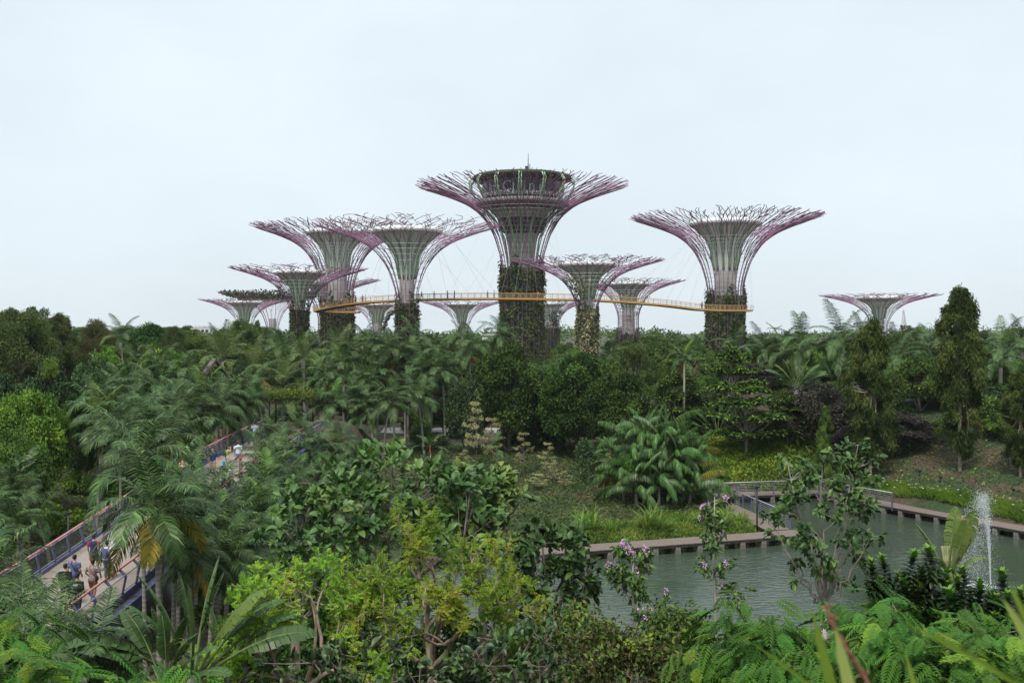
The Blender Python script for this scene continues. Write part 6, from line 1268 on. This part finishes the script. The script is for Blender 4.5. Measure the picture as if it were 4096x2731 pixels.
for i in range(4):
    for q in range(12): c = P[i] + (P[i + 1] - P[i]) * nr.uniform(); mb.tube([c, c + nr.normal(0, .0045, 3)], [.002, .0006], 4)
mb.build('seed_stalk', rough_mat('brown_seed_head', (.12, .05, .03), (.24, .11, .07), 60, .8), GB)
# ------------------------------------------------------------------ people
def loft(mb, rings, n=12):
    """closed body of elliptical rings: (centre, rx, ry)"""
    a = np.arange(n) * 2 * PI / n; V = np.concatenate([np.stack([c[0] + rx * np.cos(a), c[1] + ry * np.sin(a), np.full(n, c[2])], 1) for c, rx, ry in rings]); m = len(rings)
    Fq = [[i * n + j, i * n + (j + 1) % n, (i + 1) * n + (j + 1) % n, (i + 1) * n + j] for i in range(m - 1) for j in range(n)]; mb.add(V, Fq); b = mb.n - m * n
    mb.Fc.append((np.array([list(range(n))[::-1]]) + b, 0, np.array([.5]), False)); mb.Fc.append((np.array([list(range(n))]) + b + (m - 1) * n, 0, np.array([.5]), False))
def fused(mb, name, mat, parent, vox, extra=None):
    """overlapping volumes melted into one continuous skin"""
    me = mb.mesh('tmp', mat); o = bpy.data.objects.new('tmp', me); WS.collection.objects.link(o); md = o.modifiers.new('r', 'REMESH'); md.mode = 'VOXEL'; md.voxel_size = vox; s_ = o.modifiers.new('s', 'SMOOTH'); s_.iterations = 3; s_.factor = .5
    
    with bpy.context.temp_override(scene=WS, view_layer=WS.view_layers[0]): dg = bpy.context.evaluated_depsgraph_get(); m2 = bpy.data.meshes.new_from_object(o.evaluated_get(dg))
    bpy.data.objects.remove(o); bpy.data.meshes.remove(me)
    if extra is not None:
        k = len(m2.vertices); co = np.empty(k * 3, np.float32); m2.vertices.foreach_get('co', co); fs = [list(p.vertices) for p in m2.polygons]; bpy.data.meshes.remove(m2)
        e = MB(); e.add(co.reshape(-1, 3), np.array([f if len(f) == 4 else f + [f[-1]] for f in fs]), smooth=True); off = e.n
        for V in extra.V: e.V.append(V)
        for Fs, m_, t, sm in extra.Fc: e.Fc.append((Fs + off, m_, t, True))
        m2 = e.mesh(name, mat)
    else:
        m2.name = name; m2.materials.clear(); m2.materials.append(mat); m2.polygons.foreach_set('use_smooth', np.ones(len(m2.polygons), bool))
    return inst(name, m2, parent)
_cm = {}
WS = bpy.data.scenes.new('workshop')   # small side scene: remeshing there stays quick
def cloth(c, pattern=None):
    key = (c, pattern)
    if key not in _cm: _cm[key] = rough_mat('cloth', tuple(x * .75 for x in c), tuple(min(1, x * 1.2) for x in c), 9, .85) if pattern is None else rough_mat('patterned_cloth', c, pattern, 26, .85, detail=1)
    return _cm[key]
SKIN = [rough_mat('skin_%d' % i, tuple(x * .92 for x in c), c, 8, .55) for i, c in enumerate(((.52, .33, .24), (.42, .25, .17), (.25, .14, .09)))]
HAIR = {'black': rough_mat('hair_black', (.008, .007, .007), (.02, .018, .016), 20, .5), 'brown': rough_mat('hair_brown', (.05, .03, .018), (.1, .06, .035), 20, .5), 'fair': rough_mat('hair_fair', (.25, .16, .08), (.4, .27, .15), 20, .5)}
def person(label, loc, rz, h=1.72, shirt=(.1, .1, .3), pants=(.06, .08, .14), skin=0, hair='black', sleeve='short', leg='long', armL=None, armR=None, stride=.0, vox=.026, pattern=None, sleeve_col=None, hat=None, longhair=False, extras=(), shoes=(.03, .03, .03), group=None, female=False, lean=0.0):
    """standing or walking figure, facing local +Y"""
    r = thing('person', label, 'person', loc, rz, group); S = h / 1.72; r.scale = (S, S, S); sh = .17 if female else .195; hp = .095
    st = stride; aL = Vector((-hp, st, .085 + (.0 if st >= 0 else .05))); aR = Vector((hp, -st, .085 + (.05 if st > 0 else 0.))); hL = Vector((-hp, 0, .92)); hR = Vector((hp, 0, .92))
    kL = (aL + hL) / 2 + Vector((0, .05 + abs(st) * .15, .02)); kR = (aR + hR) / 2 + Vector((0, .05 + abs(st) * .15, .02))
    sL = Vector((-sh, lean, 1.41)); sR = Vector((sh, lean, 1.41))
    armL = armL or ((-.25, -.05 - st * .3, 1.13), (-.25, .06 - st * .5, .88)); armR = armR or ((.25, -.05 + st * .3, 1.13), (.25, .06 + st * .5, .88))
    eL, wL, eR, wR = Vector(armL[0]), Vector(armL[1]), Vector(armR[0]), Vector(armR[1]); wai = .115 if female else .135
    tor = [((0, 0, .80), .10, .09), ((0, 0, .88), .155, .115), ((0, 0, .98), .155, .11), ((0, lean * .3, 1.10), wai, .098), ((0, lean * .6, 1.25), .15, .115), ((0, lean, 1.37), .165, .11), ((0, lean, 1.43), .12, .085), ((0, lean + .01, 1.47), .06, .06)]
    hy = lean + .025
    head = [((0, lean + .01, 1.42), .052, .055), ((0, lean + .015, 1.50), .05, .055), ((0, hy + .015, 1.525), .05, .065), ((0, hy + .01, 1.56), .066, .085), ((0, hy, 1.61), .076, .097), ((0, hy, 1.66), .077, .1), ((0, hy, 1.70), .066, .085), ((0, hy, 1.725), .035, .045)]
    def limb(mb, pts, rad): mb.tube(pts, rad, 10)
    b = MB(); loft(b, tor); loft(b, head)
    for s_, e_, w_ in ((sL, eL, wL), (sR, eR, wR)): limb(b, [s_, (s_ + e_) / 2, e_, (e_ + w_) / 2, w_], [.054, .048, .04, .038, .027])
    for hh, k_, a_ in ((hL, kL, aL), (hR, kR, aR)): limb(b, [hh, (hh + k_) / 2, k_, (k_ * .6 + a_ * .4), a_], [.088, .078, .056, .056, .038]); limb(b, [a_ + Vector((0, -.05, -.04)), a_ + Vector((0, .05, -.045)), a_ + Vector((0, .15, -.055))], [.035, .038, .026])
    b.tube([(0, hy + .085, 1.635), (0, hy + .125, 1.60), (0, hy + .088, 1.592)], [.01, .016, .012], 6)
    for sx in (-1, 1): b.tube([(sx * .075, hy - .01, 1.645), (sx * .092, hy - .015, 1.62), (sx * .076, hy, 1.59)], [.012, .016, .01], 6)
    hands = MB()
    for s_, e_, w_, sx in ((sL, eL, wL, -1), (sR, eR, wR, 1)):
        d = (w_ - e_).normalized(); side = d.cross(Vector((1, 0, 0))); side = (side if side.length > .2 else d.cross(Vector((0, 1, 0)))).normalized(); pn = d.cross(side).normalized()
        hands.tube([w_ - d * .03, w_ + d * .03, w_ + d * .085], [.026, .038, .034], 8)
        for q, (o_, l) in enumerate(((-.03, .07), (-.01, .08), (.01, .076), (.03, .06))): p0 = w_ + d * .075 + side * o_; p1 = p0 + d * l * .55 + pn * sx * .006; hands.tube([p0, p1, p1 + (d * .8 + pn * sx * .5) * l * .45], [.0095, .009, .007], 6)
        p0 = w_ + d * .03 + side * -.032; hands.tube([p0, p0 + (d * .6 - side * .8) * .04, p0 + (d * .9 - side * .7) * .065], [.012, .011, .008], 6)
    fused(b, 'body', SKIN[skin], r, vox, hands)
    sc_ = cloth(shirt, pattern); c = MB(); inf = .018
    loft(c, [((0, 0, .86), .17, .128)] + [(p, x + inf, y + inf) for p, x, y in tor[2:7]] + [((0, lean + .005, 1.455), .068, .066)])
    def sleeves(m, f):
        for s_, e_, w_ in ((sL, eL, wL), (sR, eR, wR)):
            if f == 'long': m.tube([s_, (s_ + e_) / 2, e_, (e_ + w_) / 2, e_ + (w_ - e_) * .97], [.074, .066, .058, .052, .042], 10)
            elif f == 'short': m.tube([s_, s_ + (e_ - s_) * .45, s_ + (e_ - s_) * .78], [.076, .074, .07], 10)
    if sleeve_col is None: sleeves(c, sleeve); fused(c, 'shirt', sc_, r, vox)
    else: fused(c, 'shirt', sc_, r, vox); c = MB(); sleeves(c, sleeve); fused(c, 'sleeves', cloth(sleeve_col), r, vox)
    c = MB(); loft(c, [((0, 0, .78), .115, .105), ((0, 0, .86), .17, .13), ((0, 0, .98), .165, .12), ((0, 0, 1.01), .155, .112)])
    for hh, k_, a_ in ((hL, kL, aL), (hR, kR, aR)):
        if leg == 'long': c.tube([hh, (hh + k_) / 2, k_, (k_ * .5 + a_ * .5), a_ + Vector((0, 0, -.01))], [.105, .096, .078, .07, .064], 10)
        else: c.tube([hh, (hh + k_) / 2, k_ + (hh - k_) * .08], [.105, .1, .092], 10)
    fused(c, 'trousers' if leg == 'long' else 'shorts', cloth(pants), r, vox)
    for a_ in (aL, aR):
        c = MB(); c.tube([a_ + Vector((0, -.075, -.045)), a_ + Vector((0, .0, -.03)), a_ + Vector((0, .09, -.048)), a_ + Vector((0, .175, -.058))], [.04, .05, .045, .03], 10); c.build('shoe', cloth(shoes), r)
    hm_ = HAIR[hair]
    if hat != 'hijab':
        c = MB(); loft(c, [((0, hy - .035, 1.56), .066, .06), ((0, hy - .022, 1.62), .083, .088), ((0, hy - .01, 1.67), .085, .098), ((0, hy - .004, 1.715), .074, .09), ((0, hy, 1.745), .045, .055)])
        if longhair: loft(c, [((0, hy - .085, 1.30), .07, .03), ((0, hy - .075, 1.45), .085, .045), ((0, hy - .045, 1.6), .088, .075)])
        fused(c, 'hair', hm_, r, vox * .8)
    if hat == 'hijab':
        c = MB(); loft(c, [((0, lean, 1.34), .17, .13), ((0, lean, 1.42), .13, .11), ((0, hy - .02, 1.52), .085, .09), ((0, hy - .015, 1.62), .095, .105), ((0, hy - .01, 1.70), .085, .1), ((0, hy, 1.75), .045, .055)]); fused(c, 'headscarf', cloth((.02, .2, .3)), r, vox)
    elif hat:
        col, brim = hat; c = MB(); loft(c, [((0, hy, 1.675), .093, .108), ((0, hy, 1.72), .088, .1), ((0, hy, 1.765), .05, .06)])
        if brim == 'wide': loft(c, [((0, hy, 1.668), .19, .2), ((0, hy, 1.69), .12, .13)], 18)
        else: c.add([(-.07, hy + .09, 1.685), (.07, hy + .09, 1.685), (.055, hy + .19, 1.665), (-.055, hy + .19, 1.665), (-.07, hy + .09, 1.67), (.07, hy + .09, 1.67), (.055, hy + .19, 1.655), (-.055, hy + .19, 1.655)], [[0, 1, 2, 3], [7, 6, 5, 4], [0, 4, 5, 1], [1, 5, 6, 2], [2, 6, 7, 3], [3, 7, 4, 0]])
        c.build('hat' if brim == 'wide' else 'cap', cloth(col), r)
    c = MB()
    for sx in (-1, 1): c.box((sx * .03, hy + .093, 1.638), (.022, .008, .009)); c.box((sx * .03, hy + .094, 1.655), (.03, .006, .005))
    c.box((0, hy + .094, 1.558), (.042, .006, .008)); c.build('eyes_and_mouth', HAIR['black'], r)
    def carried(o, name, lb, cat):
        o.parent = None; o.location = loc; o.rotation_euler = (0, 0, rz); o.scale = (S, S, S); o.name = name; tag(o, lb, cat); return o
    who = label.split(' in ')[0].split(' with ')[0]; what = ' '.join(label.split()[:6])
    for ex in extras:
        if ex[0] == 'backpack':
            c = MB(); loft(c, [((0, -.19, 1.0), .12, .06), ((0, -.2, 1.05), .145, .08), ((0, -.19, 1.25), .14, .08), ((0, -.17, 1.38), .1, .055), ((0, -.16, 1.41), .05, .03)]); c.box((0, -.275, 1.12), (.2, .04, .16))
            for sx in (-1, 1): c.tube([(sx * .1, -.13, 1.4), (sx * .11, .0, 1.47), (sx * .12, .12, 1.38), (sx * .14, .1, 1.2), (sx * .12, -.12, 1.06)], .018, 6)
            carried(c.build('backpack', cloth(ex[1])), 'backpack', ex[2], 'backpack')
        elif ex[0] == 'strap':
            c = MB(); c.tube([(-.1, -.03, 1.465), (-.06, -.12, 1.38), (.05, -.145, 1.2), (.16, -.08, 1.02), (.15, .08, 1.02), (0, .15, 1.25), (-.1, .07, 1.43), (-.1, -.03, 1.465)], .02, 6); bag = carried(bpy.data.objects.new('shoulder_bag', None), 'shoulder_bag', ex[3], 'bag'); COL.objects.link(bag); c.build('bag_strap', cloth(ex[1]), bag)
            c = MB(); loft(c, [((.2, -.06, .88), .05, .09), ((.21, -.06, .95), .06, .11), ((.2, -.06, 1.04), .045, .1)]); c.build('bag_body', cloth(ex[2]), bag)
        elif ex[0] == 'print':
            c = MB()
            for z, w_, o_ in ((1.345, .17, -.01), (1.315, .2, 0), (1.285, .13, -.02), (1.265, .09, .03)): c.box((o_, -.143, z), (w_, .012, .016)); c.box((o_ - w_ * .3, -.143, z - .008), (w_ * .3, .012, .012))
            c.build('back_print', cloth((.6, .68, .72)), r)
        elif ex[0] == 'camera':
            p = (eL * 0 + (wL + wR) / 2); c = MB(); c.box((p.x, p.y + .1, p.z + .04), (.13, .05, .085)); c.tube([(p.x, p.y + .12, p.z + .04), (p.x, p.y + .19, p.z + .04)], .034, 10); carried(c.build('camera', cloth((.02, .02, .02))), 'hand_camera', ex[1], 'camera')
    return r
def on_bridge(x, y): return (x, y, bz(y) + .005)
FOTO = dict(armL=((-.23, .16, 1.26), (-.06, .24, 1.5)), armR=((.23, .16, 1.26), (.06, .24, 1.5)))
person('man in white shirt with blue backpack shading his eyes on the bridge', on_bridge(-17.7, 43.4), R(-4), 1.74, (.6, .63, .7), (.09, .13, .19), 2, sleeve='long', armR=((.36, .05, 1.5), (.13, .1, 1.66)), stride=.1, extras=(('backpack', (.06, .09, .17), 'blue backpack on the man shading his eyes'),), shoes=(.12, .04, .03))
person('man in navy shirt with red sleeves walking on the bridge', on_bridge(-18.65, 44.3), R(3), 1.75, (.03, .035, .1), (.1, .09, .05), 1, sleeve_col=(.35, .03, .06), leg='short', stride=-.14)
person('man in slate blue shirt with dark shoulder strap on the bridge', on_bridge(-18.15, 41.2), R(-6), 1.72, (.09, .12, .23), (.07, .06, .08), 1, stride=.12, extras=(('strap', (.02, .025, .05), (.02, .02, .03), 'dark shoulder bag on the man in slate blue shirt'),))
person('man all in black walking beside the left rail of the bridge', on_bridge(-17.95, 39.9), R(2), 1.72, (.008, .008, .009), (.012, .015, .022), 1, stride=-.2, sleeve='long')
person('person in black cap and black long sleeved top with white back print', on_bridge(-16.95, 38.7), R(-2), 1.68, (.008, .008, .01), (.015, .022, .035), 0, sleeve='long', stride=.1, hat=((.015, .018, .03), 'cap'), extras=(('print',),))
person('man in grey patterned shirt and brown shorts with red bag strap', on_bridge(-17.1, 40.5), R(-3), 1.74, (.09, .085, .09), (.14, .06, .03), 2, pattern=(.36, .34, .32), leg='short', stride=.12, armL=((-.3, .0, 1.16), (-.24, .16, 1.02)), armR=((.31, .0, 1.16), (.27, .14, 1.0)), extras=(('strap', (.5, .04, .06), (.015, .015, .018), 'black shoulder bag with red strap on the patterned shirt'),))
person('person in green shirt and jeans at the near bridge end', on_bridge(-18.5, 36.2), R(-70), 1.62, (.03, .3, .17), (.12, .16, .24), 1, stride=.05)
person('man in navy shirt and khaki shorts standing facing the lake', on_bridge(-19.1, 63.5), R(172), 1.8, (.02, .045, .14), (.4, .3, .2), 0, 'brown', leg='short', shoes=(.35, .35, .37))
person('woman in yellow top with green bag taking a photo', on_bridge(-18.8, 65.6), R(-50), 1.62, (.5, .5, .16), (.5, .48, .42), 0, leg='short', longhair=True, female=True, extras=(('camera', 'small camera held up by the woman in yellow top'), ('backpack', (.03, .09, .06), 'dark green bag on the back of the woman in yellow')), **FOTO)
person('person in white striped shirt and denim shorts on the bridge', on_bridge(-18.4, 66.8), R(10), 1.72, (.6, .65, .72), (.2, .28, .42), 0, 'brown', leg='short')
person('woman in teal headscarf and dark top on the bridge', on_bridge(-17.5, 60.4), R(60), 1.58, (.015, .02, .04), (.13, .15, .19), 1, sleeve='long', hat='hijab', female=True, armL=((-.2, .2, 1.2), (-.08, .34, 1.36)))
person('person in wide red sun hat leaning by the right rail', on_bridge(-16.75, 61.4), R(100), 1.6, (.1, .12, .16), (.05, .05, .07), 1, hat=((.6, .03, .05), 'wide'))
person('person in white cap by the right rail', on_bridge(-16.8, 59.2), R(80), 1.6, (.35, .45, .55), (.05, .06, .1), 1, hat=((.7, .7, .72), 'cap'))
person('person in black cap and dark shirt at the left rail', on_bridge(-20.2, 63.4), R(70), 1.68, (.02, .022, .028), (.03, .03, .04), 1, hat=((.03, .03, .02), 'cap'))
person('dark haired woman in pale top photographing over the left rail', on_bridge(-20.2, 61.6), R(75), 1.6, (.4, .36, .32), (.08, .1, .16), 0, longhair=True, female=True, extras=(('camera', 'camera held by the dark haired woman at the left rail'),), **FOTO)
person('fair haired woman photographing over the left rail', on_bridge(-20.0, 60.4), R(62), 1.6, (.55, .38, .3), (.3, .3, .32), 0, 'fair', longhair=True, female=True, extras=(('camera', 'camera held by the fair haired woman at the left rail'),), **FOTO)
person('man in pale blue shirt at the far end of the bridge', on_bridge(-19.9, 77), R(-5), 1.75, (.42, .52, .66), (.06, .07, .1), 2)
person('woman in black sleeveless top with grey shorts facing the lake', on_bridge(-16.95, 67.6), R(165), 1.66, (.012, .012, .014), (.3, .33, .38), 0, leg='short', sleeve='none', longhair=True, female=True)
# people on the skyway: about eight pixels tall
rg = random.Random(4)
def on_skyway(u, far=False):
    c = CP[:, 0] / CP[:, 1] * F + 2048; rng_ = range(len(CP)); lim = int(len(CP) * .80)
    k = min((i for i in rng_ if (i > lim) == far), key=lambda i: abs(c[i] - u)); p = CP[k] + Sd[k] * rg.uniform(-.5, .5); return (p[0], p[1], p[2] + .425)
cols = {'black': (.02, .02, .025), 'white': (.6, .6, .6), 'orange': (.7, .13, .03), 'grey': (.2, .2, .22), 'maroon': (.18, .03, .05), 'navy': (.03, .04, .1), 'tan': (.4, .32, .22), 'red': (.5, .05, .04)}
for u, c1, c2, st, lb in ((1272, 'grey', 'black', 0, 'grey shirted visitor at the outer bend of the skyway'), (1286, 'white', 'navy', 0, 'white shirted visitor at the outer bend of the skyway'), (1335, 'black', 'black', 0, 'black clad visitor on the skyway bend'), (1357, 'navy', 'black', .1, 'navy shirted visitor on the skyway bend'), (1368, 'white', 'black', .1, 'white shirted visitor beside the orange one on the skyway'), (1380, 'orange', 'grey', 0, 'visitor in bright orange shirt on the skyway'), (1400, 'black', 'navy', 0, 'dark visitor next to the orange shirt on the skyway'), (1425, 'grey', 'navy', 0, 'long haired visitor in the skyway group of five'), (1434, 'maroon', 'black', 0, 'maroon shirted visitor in the skyway group of five'), (1441, 'tan', 'tan', 0, 'tan clad visitor in the skyway group of five'), (1449, 'maroon', 'navy', 0, 'visitor in blue trousers in the skyway group of five'), (1457, 'white', 'grey', 0, 'white shirted visitor in the skyway group of five'), (1696, 'black', 'black', .25, 'dark visitor striding alone just past the green funnel trunk'), (1737, 'tan', 'tan', .05, 'tan clad visitor standing alone on the skyway'), (1787, 'maroon', 'black', .1, 'maroon shirted visitor in the skyway trio'), (1796, 'grey', 'black', .05, 'grey shirted visitor in the skyway trio'), (1805, 'black', 'maroon', .1, 'black shirted visitor in the skyway trio'), (1952, 'black', 'grey', .1, 'dark visitor walking beside the tallest trunk'), (1977, 'white', 'white', .05, 'white clad visitor beside the tallest trunk'), (2160, 'orange', 'maroon', 0, 'orange shirted visitor against the tallest trunk'), (2490, 'tan', 'grey', 0, 'tan shirted visitor in front of the tan bowl'), (2798, 'red', 'black', 0, 'red shirted visitor leaning near the skyway end'), (2812, 'navy', 'navy', 0, 'navy clad visitor near the skyway end'), (2975, 'maroon', 'black', 0, 'maroon shirted visitor at the skyway end'), (2984, 'black', 'black', 0, 'dark visitor at the skyway end')):
    person(lb, on_skyway(u), rg.uniform(0, 6.28) if not st else R(90), rg.uniform(1.6, 1.78), cols[c1], cols[c2], rg.randrange(3), stride=st, vox=.045, longhair='long haired' in lb)
person('dark blue visitor on the lower return of the skyway hairpin', on_skyway(1419, True), 1.0, 1.7, cols['navy'], cols['navy'], 1, vox=.045)
bpy.data.scenes.remove(WS)
